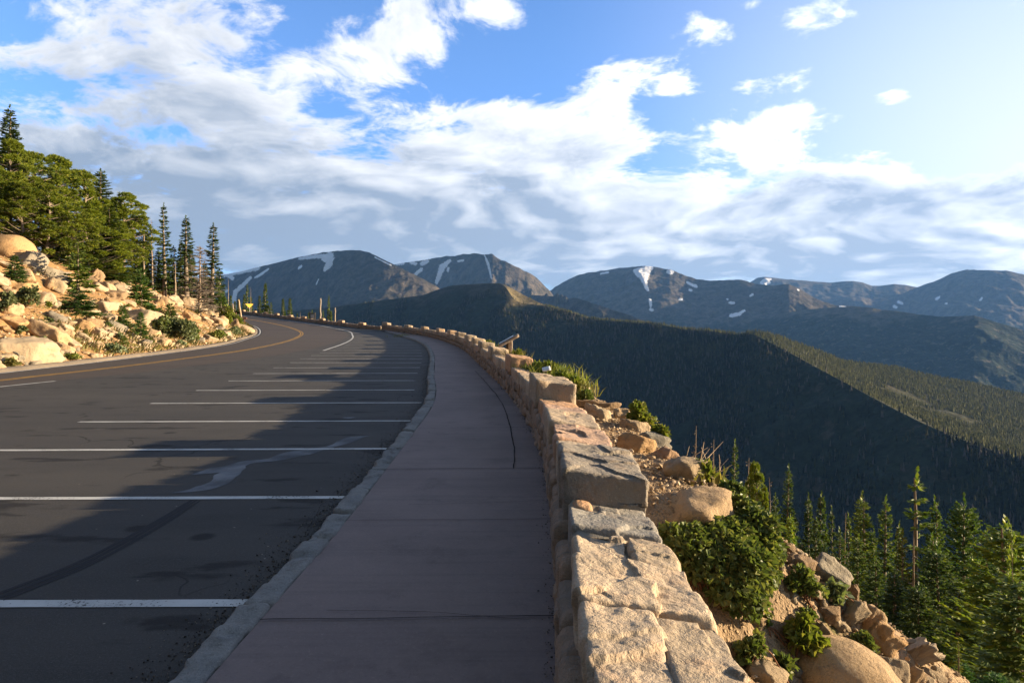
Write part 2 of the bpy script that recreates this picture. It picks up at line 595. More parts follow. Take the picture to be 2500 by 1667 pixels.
def mountain(name, crest, depth, mat, du=3.0, front=3200, s0=0.55, s1=0.40, back=900, sb=0.35, rows=150, amp=60, nscale=0.0016, seed=1, snow=(), zmin=-520, jag=0.0, spur=0.0):
    """a mountain whose skyline runs through the given photo pixels at the given distances"""
    crest = np.asarray(crest, float)
    u = np.arange(crest[0, 0], crest[-1, 0] + du, du)
    vc = interp_col(crest, u)
    if jag:
        vc = vc + fbm(np.stack([u * 0.09, u * 0, u * 0], 1), 4, seed=seed + 50) * jag
    yc = interp_col(depth, u)
    ker = np.hanning(41)
    ker /= ker.sum()
    yc = np.convolve(np.pad(yc, 20, mode='edge'), ker, 'valid')
    zc = CAMH + (VH - vc) / F * yc
    t = np.linspace(0, 1, rows) ** 1.6
    dy = np.concatenate([t[::-1] * -front, np.linspace(0, 1, 14)[1:] * back])
    Y = yc[None, :] + dy[:, None]
    X = (u[None, :] - U0) / F * Y
    d = np.maximum(-dy, 0)[:, None]
    k = front * 0.35
    fall = s0 * np.minimum(d, k) + s1 * np.maximum(d - k, 0)
    Z = zc[None, :] - fall - sb * np.maximum(dy, 0)[:, None]
    q = xy3(X, Y, nscale)
    if spur:
        q[:, 1] *= spur
    env = np.clip(d / 350.0, 0, 1) ** 0.8
    r = ridged(q, 6, seed=seed).reshape(Z.shape)
    f2 = fbm(xy3(X, Y, nscale * 6), 4, seed=seed + 9).reshape(Z.shape)
    Z = Z + env * (amp * (r - 0.25) * 1.0 + amp * 0.22 * f2)
    Z = np.maximum(Z, zmin)
    # snow lies where the photo shows it: outlines in photo pixels laid on the slope
    V = VH - (Z - CAMH) / Y * F
    U = np.broadcast_to(u[None, :], Z.shape)
    sn = np.zeros(Z.shape)
    for poly, wid in snow:
        p = np.asarray(poly, float)
        w = np.broadcast_to(np.asarray(wid, float), (len(p),)) if np.ndim(wid) else np.full(len(p), float(wid))
        for i in range(len(p) - 1):
            a, b = p[i], p[i + 1]
            dd = b - a
            tt = np.clip(((U - a[0]) * dd[0] + (V - a[1]) * dd[1]) / (dd @ dd), 0, 1)
            dist = np.hypot(U - a[0] - tt * dd[0], V - a[1] - tt * dd[1])
            ww = w[i] + (w[i + 1] - w[i]) * tt
            sn = np.maximum(sn, np.clip(1 - 0.42 * dist / ww, 0, 1))
    nr, nc = Z.shape
    me = mesh_np(name, np.stack([X.ravel(), Y.ravel(), Z.ravel()], 1), [grid_faces(nr, nc)], True, {'snow': sn.ravel()})
    o = structure(name, me, mat)
    return o, (X, Y, Z)


TUNDRA, ROCK, FOREST = (0.038, 0.036, 0.028), (0.112, 0.094, 0.077), (0.010, 0.017, 0.012)
m_high = mat_mountain("high_mountain", -40, TUNDRA, ROCK, FOREST)
m_mid = mat_mountain("tundra_mountain", 20, (0.052, 0.055, 0.034), (0.12, 0.10, 0.078), FOREST)
m_ridge = mat_mountain("ridge_ground", 60, (0.026, 0.030, 0.016), (0.075, 0.064, 0.050), (0.014, 0.02, 0.012))


def sc(pts):
    return [(a * SC, b * SC) for a, b in pts]


# broad snow-streaked dome on the left
mountain("mountain", sc([(300, 690), (420, 655), (500, 634), (560, 622), (620, 607), (680, 592), (740, 580), (790, 575), (828, 575), (850, 581), (870, 590), (900, 605), (940, 625), (980, 645), (1000, 656), (1060, 700), (1120, 740), (1200, 790)]),
         [(400, 7400), (600, 6700), (860, 5400), (930, 5000), (1062, 4700), (1300, 4700)], m_high, amp=70, nscale=0.0020, seed=3, jag=1.4, spur=0.7, s0=0.52, s1=0.42,
         snow=[([(545, 673), (600, 662), (630, 655)], 3.5), ([(560, 674), (568, 680)], 4), ([(612, 678), (590, 700), (575, 712), (570, 738), (572, 752)], [3, 4.5, 4, 5, 5]), ([(655, 657), (640, 668), (622, 678)], [2, 3, 2]),
               ([(730, 632), (765, 627), (808, 624)], [2, 4, 5]), ([(805, 626), (803, 645), (792, 660)], [8, 7, 3]), ([(788, 633), (795, 637)], 3), ([(735, 650), (730, 655)], 3), ([(550, 708), (552, 709)], 4), ([(778, 682), (772, 694)], 1.6), ([(915, 628), (955, 648)], 1.3)])
# pointed peak with cliffs behind it
mountain("mountain", sc([(840, 640), (905, 608), (950, 600), (1000, 592), (1060, 585), (1095, 582), (1112, 584), (1131, 584), (1150, 597), (1175, 607), (1200, 620), (1225, 632), (1240, 645), (1262, 668), (1290, 700), (1400, 760)]),
         [(890, 8600), (1100, 7700), (1190, 7100), (1260, 6900), (1345, 7000), (1490, 7200)], m_high, amp=120, nscale=0.0026, seed=12, jag=2.5, du=2.5, s0=0.80, s1=0.5,
         snow=[([(968, 644), (985, 643)], [3, 3]), ([(1005, 641), (1014, 644)], 4), ([(1042, 637), (1030, 644)], [5, 4]), ([(1028, 658), (1012, 672)], [4, 3]), ([(1098, 637), (1080, 650), (1066, 690)], [3, 6, 4]), ([(1118, 638), (1131, 636)], 2), ([(1183, 624), (1192, 645), (1200, 680)], [1.6, 2.5, 1.5]), ([(1095, 655), (1093, 662)], 2.5)])
# needle crest between the two
mountain("mountain", [(1240, 760), (1300, 720), (1328, 722), (1335, 715), (1341, 724), (1350, 724), (1360, 714), (1366, 721), (1370, 717), (1376, 725), (1380, 722), (1388, 729), (1402, 727), (1440, 738), (1490, 755), (1540, 770), (1575, 785), (1650, 800)],
         [(1240, 6000), (1330, 5600), (1450, 4900), (1650, 4400)], m_high, amp=60, nscale=0.004, seed=21, jag=2.0, du=1.6, front=1800, s0=0.6, s1=0.4, rows=90)
# rounded mountain right of the gap
mountain("mountain", sc([(1180, 720), (1262, 668), (1290, 650), (1330, 630), (1380, 622), (1430, 615), (1480, 611), (1505, 613), (1530, 618), (1548, 621), (1570, 632), (1600, 641), (1640, 645), (1670, 643), (1702, 642), (1740, 653), (1770, 656), (1812, 652), (1834, 661), (1869, 684), (1916, 700), (1966, 703), (2060, 730), (2200, 780)]),
         [(1250, 9800), (1573, 8600), (1750, 8000), (1926, 7300), (2010, 6900), (2100, 6800), (2350, 7000)], m_high, amp=85, nscale=0.0016, seed=31, jag=1.6, front=4200, s0=0.42, s1=0.36, rows=170,
         snow=[([(1550, 662), (1575, 657), (1590, 654)], [4, 6, 5]), ([(1556, 668), (1572, 676), (1580, 660)], [5, 9, 8]), ([(1572, 684), (1578, 702), (1582, 708)], [6, 4, 2.5]), ([(1587, 732), (1589, 746)], 3), ([(1588, 754), (1592, 757)], 3), ([(1632, 663), (1640, 664)], 4.5), ([(1678, 689), (1686, 694), (1700, 699)], [2.5, 2.5, 3]), ([(1683, 707), (1687, 709)], 2.5), ([(1467, 668), (1485, 665)], 2.0),
               ([(1785, 770), (1805, 766), (1818, 758)], [4, 4, 2]), ([(1660, 731), (1664, 731)], 2.5), ([(1775, 730), (1777, 731)], 2), ([(1782, 739), (1792, 740)], 2.5), ([(1832, 722), (1837, 719)], 2.5), ([(2050, 748), (2065, 749)], 1.6), ([(1948, 707), (1950, 709)], 1.5)])
# far skyline ridge
mountain("mountain", [(1760, 720), (1830, 690), (1848, 679), (1865, 676), (1885, 678), (1903, 680), (1940, 683), (1980, 687), (2025, 690), (2083, 686), (2105, 690), (2129, 698), (2155, 697), (2182, 693), (2210, 696), (2240, 701), (2330, 720), (2500, 750), (2600, 760)],
         [(1760, 13500), (2240, 12800), (2600, 12800)], m_high, amp=90, nscale=0.0016, seed=41, jag=1.0, front=4200, s0=0.38, s1=0.32, rows=110,
         snow=[([(1858, 690), (1870, 684), (1882, 682)], [3, 4, 2]), ([(1862, 696), (1880, 690)], [3, 2])])
# big far mountain at the right edge
mountain("mountain", [(2150, 740), (2240, 701), (2262, 693), (2286, 685), (2324, 667), (2362, 658), (2410, 660), (2458, 661), (2500, 670), (2560, 690), (2650, 720), (2800, 760), (3000, 800)],
         [(2150, 11800), (2500, 10500), (3000, 9800)], m_high, amp=110, nscale=0.0018, seed=51, jag=1.0, front=4600, s0=0.45, s1=0.36, rows=130,
         snow=[([(2193, 737), (2202, 741)], 3), ([(2183, 748), (2188, 750)], 3), ([(2286, 730), (2293, 726)], 3), ([(2308, 741), (2312, 741)], 2), ([(2393, 732), (2397, 728)], 2.5)])
# long tundra shoulder below them
mountain("mountain", [(1700, 830), (1850, 780), (1950, 757), (2040, 750), (2094, 748), (2133, 752), (2150, 756), (2190, 759), (2240, 767), (2293, 773), (2340, 772), (2378, 770), (2400, 776), (2423, 784), (2500, 806), (2600, 830), (2750, 850), (2900, 880)],
         [(1700, 6900), (2094, 5900), (2400, 5000), (2900, 4400)], m_mid, amp=75, nscale=0.0017, seed=61, jag=0.8, front=3600, s0=0.40, s1=0.34, rows=150)

# dark forested ridge across the valley: skyline, the crest that divides shade from sun, and the slope below it
RIDGE = np.array([  # u, v crest, distance, v skyline, distance
    (380, 800, 3300, 798, 3340), (560, 775, 3100, 772.5, 3150), (800, 752, 2950, 750, 3000), (917, 737, 2850, 735, 2900), (1036, 722, 2780, 720, 2830), (1062, 711, 2760, 709, 2810), (1100, 699, 2720, 697, 2770), (1145, 696, 2680, 694, 2720), (1199, 693.5, 2620, 691.5, 2660), (1226, 693, 2590, 691.5, 2630),
    (1240, 700, 2540, 698, 2620), (1250, 733, 2430, 704, 2610), (1280, 741, 2410, 721, 2570), (1325, 745, 2380, 743, 2440), (1355, 753, 2330, 751, 2380), (1400, 765, 2290, 763, 2340), (1433, 778, 2240, 776, 2290), (1490, 783, 2190, 781, 2240), (1580, 790, 2100, 788, 2150), (1625, 795, 2040, 793, 2090), (1670, 805, 1990, 803, 2040), (1730, 808, 1930, 806, 1980), (1800, 818.5, 1860, 815.5, 1910),
    (1838, 815, 1800, 808, 1840), (1884, 838, 1700, 815, 1840), (1941, 868, 1600, 836, 1850), (1999, 900, 1490, 857, 1870), (2056, 930, 1390, 882, 1900), (2133, 972, 1270, 891, 1990), (2190, 1002, 1200, 897.6, 2030), (2267, 1040, 1120, 917, 2060), (2362, 1078, 1050, 933, 2070), (2439, 1105, 1010, 951, 2080), (2500, 1125, 985, 965, 2090), (2750, 1180, 900, 1010, 2000), (3000, 1230, 850, 1060, 1900)])


def forest_ridge():
    u = np.arange(380, 3000, 4.0)
    cols = [np.interp(u, RIDGE[:, 0], RIDGE[:, k]) for k in range(1, 5)]
    ker = np.hanning(13)
    ker /= ker.sum()
    vt, yt, vs, ys = [np.convolve(np.pad(c, 6, mode='edge'), ker, 'valid') for c in cols]
    zt = CAMH + (VH - vt) / F * yt
    zs = CAMH + (VH - vs) / F * ys
    n1, n2, n3 = 150, 60, 12
    rowsY, rowsZ, envs = [], [], []
    for t in np.linspace(1, 0, n1, endpoint=False):
        d = 1150 * t ** 1.25
        d = np.minimum(d, yt - 260)
        rowsY.append(yt - d)
        rowsZ.append(zt - 0.44 * d - 0.00005 * d * d)
        envs.append(np.clip(d / 200, 0, 1))
    for t in np.linspace(0, 1, n2, endpoint=False):
        y = yt + (ys - yt) * t
        sag = -np.sin(np.pi * t) * 0.035 * (ys - yt)
        rowsY.append(y)
        rowsZ.append(zt + (zs - zt) * t + sag)
        envs.append(np.full_like(u, 0.30 * np.sin(np.pi * t)) * np.clip((ys - yt) / 300, 0, 1))
    for t in np.linspace(0, 1, n3):
        rowsY.append(ys + 700 * t)
        rowsZ.append(zs - 0.30 * 700 * t)
        envs.append(np.zeros_like(u))
    Y = np.array(rowsY)
    Z = np.array(rowsZ)
    E = np.array(envs)
    X = (u[None, :] - U0) / F * Y
    r = ridged(xy3(X, Y, 0.0042), 5, seed=71).reshape(Z.shape)
    f2 = fbm(xy3(X, Y, 0.02), 4, seed=72).reshape(Z.shape)
    Z = Z + E * (34 * (r - 0.3) + 9 * f2)
    V = VH - (Z - CAMH) / Y * F
    U = np.broadcast_to(u[None, :], Z.shape)
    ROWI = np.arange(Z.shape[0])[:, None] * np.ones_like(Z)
    LIT = 0.22 * sstep(ROWI, 149, 153) * sstep(U, 1850, 1960)  # ground past the crest painted paler to imitate sunlight on it
    MD = sstep(U, 1232, 1246) * sstep(U, 1345, 1320) * (Y > 2300) * sstep(V, 752, 740)  # grassy knob, its tan also painted in to brighten the lit side
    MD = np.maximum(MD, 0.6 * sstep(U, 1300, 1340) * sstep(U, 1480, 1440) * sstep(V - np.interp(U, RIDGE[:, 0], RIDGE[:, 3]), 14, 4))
    MD = np.maximum(MD, LIT)
    nr, nc = Z.shape
    me = mesh_np("hills", np.stack([X.ravel(), Y.ravel(), Z.ravel()], 1), [grid_faces(nr, nc)], True, {'snow': np.zeros(Z.size), 'meadow_sun': MD.ravel()})
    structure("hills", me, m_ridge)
    return X, Y, Z


RX, RY, RZ = forest_ridge()

# plain far valley floor to the horizon
vx = np.linspace(-30000, 30000, 61)
vy = np.linspace(-12000, 40000, 61)
VX, VY = np.meshgrid(vx, vy)
me = mesh_np("valley", np.stack([VX.ravel(), VY.ravel(), np.full(VX.size, -530.0)], 1), [grid_faces(61, 61)], True, {'snow': np.zeros(VX.size)})
structure("valley", me, m_ridge)


def conifer_forest():
    """tens of thousands of far conifers on the ridge, as one mass"""
    rng = np.random.default_rng(5)
    nr, nc = RX.shape
    # sample cells by area as seen, only on the shaded face and the sunlit shoulder
    r0, r1 = 0, 214
    A = np.ones((nr - 1, nc - 1))
    Yc = 0.5 * (RY[:-1, :-1] + RY[1:, 1:])
    cell = np.abs((RX[:-1, 1:] - RX[:-1, :-1]) * (RY[1:, :-1] - RY[:-1, :-1])) / np.maximum(Yc, 200) ** 0.9
    cell[r1:, :] = 0
    cu = np.arange(380, 3000, 4.0)[:nc - 1]
    cell[:, (cu < 860) | (cu > 2640)] = 0
    Vc = VH - (RZ[:-1, :-1] - CAMH) / RY[:-1, :-1] * F
    cell[Vc > 1330] = 0
    pr = cell.ravel() / cell.sum()
    n = 78000
    idx = rng.choice(pr.size, n, p=pr)
    i, j = idx // (nc - 1), idx % (nc - 1)
    a, b = rng.random(n), rng.random(n)

    def bil(M):
        return M[i, j] * (1 - a) * (1 - b) + M[i + 1, j] * a * (1 - b) + M[i, j + 1] * (1 - a) * b + M[i + 1, j + 1] * a * b
    x, y, z = bil(RX), bil(RY), bil(RZ)
    # clearings: rocky bands and the bare upper ridge on the left
    q = xy3(x, y, 0.006)
    f = fbm(q, 4, seed=80) + 0.35 * fbm(q * 4, 3, seed=84)
    u = x / y * F + U0
    bare = sstep(u, 1420, 1180) * 0.50 * sstep(z, -80, 60)
    keep = f > -0.46 + bare * 1.6 + 0.0 * rng.random(n)
    keep &= ~((u > 1236) & (u < 1330) & (y > 2330) & (z > 20) & (rng.random(n) < 0.93))
    x, y, z = x[keep], y[keep], z[keep]
    n = len(x)
    h = rng.uniform(7.5, 16.5, n) * (0.8 + 0.2 * sstep(-z, -100, 100))
    h = h * np.where(i[keep] >= 150, 0.72, 1.0)
    w = h * rng.uniform(0.10, 0.18, n)
    k = 5
    th = np.linspace(0, 2 * np.pi, k, endpoint=False)[None, :] + rng.random(n)[:, None] * 6
    lean = rng.normal(0, 0.03, (n, 2)) * h[:, None]
    V = np.zeros((n, 2 * k + 2, 3))
    rr = rng.uniform(0.75, 1.25, (n, k))
    V[:, :k, 0] = x[:, None] + np.cos(th) * w[:, None] * rr
    V[:, :k, 1] = y[:, None] + np.sin(th) * w[:, None] * rr
    V[:, :k, 2] = (z + h * 0.06)[:, None]
    V[:, k, 0], V[:, k, 1], V[:, k, 2] = x + lean[:, 0] * .6, y + lean[:, 1] * .6, z + h * 0.72
    V[:, k + 1:2 * k + 1, 0] = x[:, None] + np.cos(th + 0.6) * w[:, None] * 0.62
    V[:, k + 1:2 * k + 1, 1] = y[:, None] + np.sin(th + 0.6) * w[:, None] * 0.62
    V[:, k + 1:2 * k + 1, 2] = (z + h * 0.45)[:, None]
    V[:, 2 * k + 1, 0], V[:, 2 * k + 1, 1], V[:, 2 * k + 1, 2] = x + lean[:, 0], y + lean[:, 1], z + h
    tri = []
    for q in range(k):
        tri.append((q, (q + 1) % k, k))
        tri.append((k + 1 + q, k + 1 + (q + 1) % k, 2 * k + 1))
    T = np.array(tri)[None] + (np.arange(n) * (2 * k + 2))[:, None, None]
    sunned = (i[keep] >= 150) * 0.9 + 0.0  # trees past the crest, where sunlight is put into the colour
    tone = np.repeat(rng.random(n), 2 * k + 2)
    me = mesh_np("forest", V.reshape(-1, 3), [T.reshape(-1, 3)], True, {'tone': tone, 'sunned': np.repeat(sunned, 2 * k + 2)})
    m, N, out = new_mat("far_conifers")
    t = attr(N, 'tone')
    big = N.noise(obj_co(N), 0.008, 3, 0.6)
    c = N.mix(N.smooth(t, 0.1, 0.95), (0.005, 0.010, 0.006), (0.040, 0.046, 0.016))
    c = N.mix(N.smooth(t, 0.80, 0.84), c, (0.085, 0.074, 0.066))
    c = N.mix(N.smooth(big, 0.55, 0.7, 0, 0.7), c, (0.065, 0.062, 0.026))
    c = N.mix(N.m('MULTIPLY', attr(N, 'sunned'), N.smooth(t, 0.0, 0.5, 0.3, 1.0)), c, (0.115, 0.115, 0.038))  # yellower crowns imitate the low sun on that flank
    principled(N, out, c, 0.9, None, 0.1)
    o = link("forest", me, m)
    tag(o, "dark conifer forest covering the long ridge across the valley", "forest", kind="stuff")


conifer_forest()

# ------------------------------------------------------------------ surface materials of the site
def mat_dirt(name, c1, c2, c3, green=0.0):
    m, N, out = new_mat(name)
    co = obj_co(N)
    big = N.noise(co, 0.35, 5, 0.6)
    mid = N.noise(co, 3.0, 6, 0.65)
    fine = N.noise(co, 38.0, 4, 0.7)
    peb = N.voro(co, 26.0)
    peb2 = N.voro(co, 60.0)
    c = N.mix(N.smooth(big, 0.38, 0.62), c1, c2)
    c = N.mix(N.smooth(mid, 0.52, 0.66), c, c3)
    c = N.mix(N.smooth(fine, 0.35, 0.7, 0.0, 0.55), c, tuple(0.45 * q for q in c1))
    c = N.mix(N.smooth(peb2, 0.22, 0.05, 0.0, 0.6), c, (0.34, 0.29, 0.22))
    if green:
        g = N.smooth(N.noise(co, 0.8, 5, 0.65), 0.62 - green, 0.70 - green)
        c = N.mix(g, c, N.mix(N.smooth(fine, 0.35, 0.65), (0.035, 0.055, 0.015), (0.11, 0.11, 0.035)))
    h = N.m('ADD', N.m('MULTIPLY', mid, 0.06), N.m('MULTIPLY', fine, 0.012))
    h = N.m('ADD', h, N.m('MULTIPLY', N.smooth(peb, 0.45, 0.0), 0.022))
    h = N.m('ADD', h, N.m('MULTIPLY', N.smooth(peb2, 0.45, 0.0), 0.010))
    principled(N, out, c, 0.95, N.bump(h, 0.9, 1.0), 0.1)
    return m


def mat_asphalt(name, base, tint, patch=0.5, stains=0.0, scale=1.0):
    m, N, out = new_mat(name)
    co = obj_co(N)
    stretch = N.vm('MULTIPLY', co, (0.35, 1.0, 1.0))
    big = N.noise(stretch, 0.35, 5, 0.6)
    mid = N.noise(stretch, 1.6, 6, 0.65)
    grit = N.noise(co, 62.0 * scale, 5, 0.85)
    agg = N.voro(co, 150.0 * scale)
    c = N.mix(N.smooth(big, 0.35, 0.65), base, tint)
    c = N.mix(N.smooth(mid, 0.45, 0.72, 0.0, 0.5), c, tuple(0.62 * q for q in base))
    coarse = N.noise(co, 24.0 * scale, 4, 0.8)
    c = N.mix(N.smooth(coarse, 0.54, 0.70, 0.0, 0.40), c, tuple(1.7 * q for q in base))
    c = N.mix(N.smooth(grit, 0.50, 0.72, 0.0, 0.8), c, tuple(2.5 * q for q in base))
    c = N.mix(N.smooth(grit, 0.46, 0.26, 0.0, 0.5), c, tuple(0.4 * q for q in base))
    # scattered pale chips
    chip = N.m('MULTIPLY', N.smooth(N.voro(co, 6.0), 0.060, 0.035), N.smooth(N.noise(co, 1.3, 3), 0.50, 0.58))
    c = N.mix(chip, c, (0.28, 0.25, 0.2))
    rough = 0.86
    if stains:
        s1 = N.noise(N.vm('MULTIPLY', co, (0.8, 2.2, 1.0)), 0.9, 5, 0.55)
        s = N.smooth(s1, 0.58, 0.66)
        c = N.mix(N.m('MULTIPLY', s, stains), c, tuple(0.25 * q for q in base))
        drips = N.m('MULTIPLY', N.smooth(N.voro(co, 1.3), 0.17, 0.08), N.smooth(N.noise(co, 0.5, 2), 0.44, 0.54))
        c = N.mix(N.m('MULTIPLY', drips, 0.8), c, tuple(0.2 * q for q in base))
        wv = N.noise(co, 0.8, 3, 0.6, out=1)
        crack = N.voro(N.vm('ADD', co, N.vm('SCALE', wv, s=1.6)), 0.22, 'DISTANCE_TO_EDGE')
        ck = N.m('MULTIPLY', N.smooth(crack, 0.006, 0.002), N.smooth(N.noise(co, 0.25, 2), 0.52, 0.58))
        c = N.mix(N.m('MULTIPLY', ck, 0.8), c, tuple(0.25 * q for q in base))
    h = N.m('ADD', N.m('MULTIPLY', grit, 0.004), N.m('MULTIPLY', N.smooth(agg, 0.5, 0.0), 0.003))
    h = N.m('ADD', h, N.m('MULTIPLY', mid, 0.006))
    principled(N, out, c, rough, N.bump(h, 0.7, 1.0), 0.22)
    return m


def mat_paint(name, col, under, wear=0.5):
    m, N, out = new_mat(name)
    co = obj_co(N)
    g = N.noise(co, 45.0, 5, 0.75)
    b = N.noise(co, 2.2, 4, 0.6)
    w = N.smooth(N.m('ADD', g, N.m('MULTIPLY', N.m('SUBTRACT', b, 0.5), 0.5)), 0.63 - 0.1 * wear, 0.70 - 0.1 * wear)
    c = N.mix(w, N.mix(N.smooth(b, 0.3, 0.7), col, tuple(0.78 * q for q in col)), under)
    h = N.m('MULTIPLY', N.noise(co, 120.0, 3, 0.8), 0.004)
    principled(N, out, c, 0.8, N.bump(h, 0.6, 1.0), 0.25)
    return m


def mat_rock(name, c1, c2, c3, speck=1.0, lichen=0.3, bscale=1.0, bump=1.0, use_obj=True, veins=0.0):
    """granite: the object colour tints it, grains, warm stains and grey lichen lie in it"""
    m, N, out = new_mat(name)
    co = obj_co(N)
    oi = N.add('ShaderNodeObjectInfo')
    co = N.vm('ADD', co, N.vm('SCALE', N.comb(oi.outputs['Random'], N.m('MULTIPLY', oi.outputs['Random'], 7.3), 1.7), s=23.0)) if use_obj else co
    big = N.noise(co, 1.1 * bscale, 5, 0.6)
    mid = N.noise(co, 5.0 * bscale, 6, 0.65)
    fine = N.noise(co, 42.0 * bscale, 4, 0.75)
    grain = N.noise(co, 170.0, 2, 0.8)
    c = N.mix(N.smooth(big, 0.36, 0.64), c1, c2)
    c = N.mix(N.smooth(mid, 0.50, 0.68, 0, 0.8), c, c3)
    if use_obj:
        c = N.mix(1.0, c, oi.outputs['Color'], 'MULTIPLY')
    c = N.mix(N.smooth(grain, 0.54, 0.68, 0, 0.55 * speck), c, tuple(0.28 * q for q in c1))
    c = N.mix(N.smooth(fine, 0.56, 0.72, 0, 0.5 * speck), c, (0.52, 0.47, 0.40))
    li = N.m('MULTIPLY', N.smooth(N.noise(co, 8.0 * bscale, 5, 0.7), 0.60, 0.66), N.smooth(big, 0.40, 0.55))
    c = N.mix(N.m('MULTIPLY', li, lichen), c, (0.085, 0.088, 0.082))
    wv = N.noise(co, 2.0 * bscale, 3, 0.6, out=1)
    cr = N.voro(N.vm('ADD', co, N.vm('SCALE', wv, s=0.9)), 1.3 * bscale, 'DISTANCE_TO_EDGE')
    crack = N.smooth(cr, 0.018, 0.0)
    h = N.m('ADD', N.m('MULTIPLY', big, 0.10), N.m('MULTIPLY', mid, 0.055))
    h = N.m('ADD', h, N.m('MULTIPLY', fine, 0.012))
    h = N.m('ADD', h, N.m('MULTIPLY', grain, 0.0025))
    if veins:
        h = N.m('SUBTRACT', h, N.m('MULTIPLY', crack, 0.03 * veins))
    principled(N, out, c, 0.88, N.bump(h, 0.85 * bump, 1.0), 0.25)
    return m


m_dirt = mat_dirt("tan_dirt", (0.33, 0.235, 0.145), (0.39, 0.275, 0.165), (0.25, 0.175, 0.11), 0.02)
m_dirt_l = mat_dirt("ochre_dirt", (0.36, 0.215, 0.10), (0.42, 0.25, 0.11), (0.26, 0.16, 0.085), 0.06)
m_earth = mat_dirt("dark_earth", (0.12, 0.09, 0.055), (0.17, 0.125, 0.075), (0.07, 0.065, 0.035), 0.12)
m_lot = mat_asphalt("lot_asphalt", (0.052, 0.0495, 0.0465), (0.066, 0.061, 0.0545), stains=0.8)
m_road = mat_asphalt("road_asphalt", (0.066, 0.054, 0.047), (0.078, 0.062, 0.052))
m_edge = mat_asphalt("new_asphalt", (0.020, 0.020, 0.022), (0.026, 0.026, 0.026))
m_white = mat_paint("white_road_paint", (0.58, 0.58, 0.56), (0.055, 0.053, 0.05), 0.5)
m_yellow = mat_paint("yellow_road_paint", (0.48, 0.27, 0.05), (0.07, 0.06, 0.05), 0.7)

# ------------------------------------------------------------------ ground sheets
gx = np.concatenate([-np.geomspace(110, 900, 40)[::-1], np.linspace(-108, 60, 150), np.geomspace(61, 900, 60)])
gy = np.concatenate([-np.geomspace(20, 500, 24)[::-1], np.linspace(-19, 160, 160), np.geomspace(162, 900, 60)])
GX, GY = np.meshgrid(gx, gy)
GZ = np.maximum(ground(GX, GY), -533.0)
dr = sdist(GX, GY, BRINK)
dl = -sdist(GX, GY, EDGE_IN[::3])
GZ = GZ - 0.5 * ((dr > -0.6) & (dr < 26) & (GY > -1) & (GY < 66)) - 0.4 * ((dl > -0.6) & (dl < 48) & (GY > 6) & (GY < 126))
me = mesh_np("ground", np.stack([GX.ravel(), GY.ravel(), GZ.ravel()], 1), [grid_faces(*GX.shape)], True)
structure("ground", me, m_earth)

# slope falling away right of the wall, fine enough to carry gravel
WO = (WALL + WALLN * WALLW)
wy = np.concatenate([np.linspace(-2, 1, 12), np.geomspace(1.05, 68, 330)])
wx = np.interp(wy, WO[:, 1], WO[:, 0])
wd = np.concatenate([np.linspace(-0.12, 0.2, 8), np.geomspace(0.22, 30, 190)])
SY = np.repeat(wy[:, None], len(wd), 1)
SX = wx[:, None] + wd[None, :]
SZ = ground(SX, SY)
q = xy3(SX, SY)
near = np.clip(8 / np.maximum(SY.ravel(), 2), 0.15, 1)
SZ = SZ + ((fbm(q * 3.0, 4, seed=31) * 0.07 + fbm(q * 12.0, 3, seed=35) * 0.022 * near).reshape(SX.shape)) * sstep(wd, 0.0, 0.5)[None, :]
me = mesh_np("hillside", np.stack([SX.ravel(), SY.ravel(), SZ.ravel()], 1), [grid_faces(*SX.shape)], True)
structure("hillside", me, m_dirt)

# cut slope left of the road
hx = np.arange(-78, -16.2, 0.22)
hy = np.concatenate([np.arange(5, 128, 0.27)])
HX, HY = np.meshgrid(hx, hy)
HL = -sdist(HX, HY, EDGE_IN[::3])
HZ = ground(HX, HY)
q = xy3(HX, HY)
HZ = HZ + (ridged(q * 0.7, 4, seed=45).reshape(HX.shape) - 0.3) * 0.22 * sstep(HL, 1.3, 3)
mk = (HL[:-1, :-1] > 0.35) & (HL[:-1, :-1] < 47)
me = mesh_np("hillside", np.stack([HX.ravel(), HY.ravel(), HZ.ravel()], 1), [grid_faces(*HX.shape, mask=mk)], True)
structure("hillside", me, m_dirt_l)

# parking lot sheet (runs under the road and the pavement)
ax = np.arange(-80, 1.6, 0.6)
ay = np.arange(-40, 150, 0.6)
AX, AY = np.meshgrid(ax, ay)
AR = sdist(AX, AY, BRINK)
AL = -sdist(AX, AY, EDGE_IN[::3])
mk = (AR[:-1, :-1] < 0.1) & (AL[:-1, :-1] < 1.7)
me = mesh_np("parking_lot", np.stack([AX.ravel(), AY.ravel(), road_z(AY).ravel()], 1), [grid_faces(*AX.shape, mask=mk)], True)
lot = structure("parking_lot", me, m_lot)


def band(a, b, n, cross, dz):
    """sheet between two lines, lying dz above the road surface"""
    a, b = resample(a, n), resample(b, n)
    t = np.linspace(0, 1, cross)[None, :, None]
    P = a[:, None, :] * (1 - t) + b[:, None, :] * t
    Z = road_z(P[..., 1]) + dz
    return np.dstack([P, Z[..., None]]).reshape(-1, 3), grid_faces(n, cross)


def ribbon(line, w, dz, wob=0.0, seed=0):
    q = np.asarray(line, float)
    t = np.gradient(q, axis=0)
    t /= np.linalg.norm(t, axis=1)[:, None]
    n = np.stack([-t[:, 1], t[:, 0]], 1)
    j = (fbm(np.stack([np.arange(len(q)) * 0.35, np.zeros(len(q)), np.zeros(len(q))], 1), 3, seed=seed) * wob)[:, None]
    a, b = q + n * (w / 2 + j), q - n * (w / 2 + np.roll(j, 5, 0))
    P = np.stack([a, b], 1)
    Z = road_z(P[..., 1]) + dz
    return np.dstack([P, Z[..., None]]).reshape(-1, 3), grid_faces(len(q), 2)


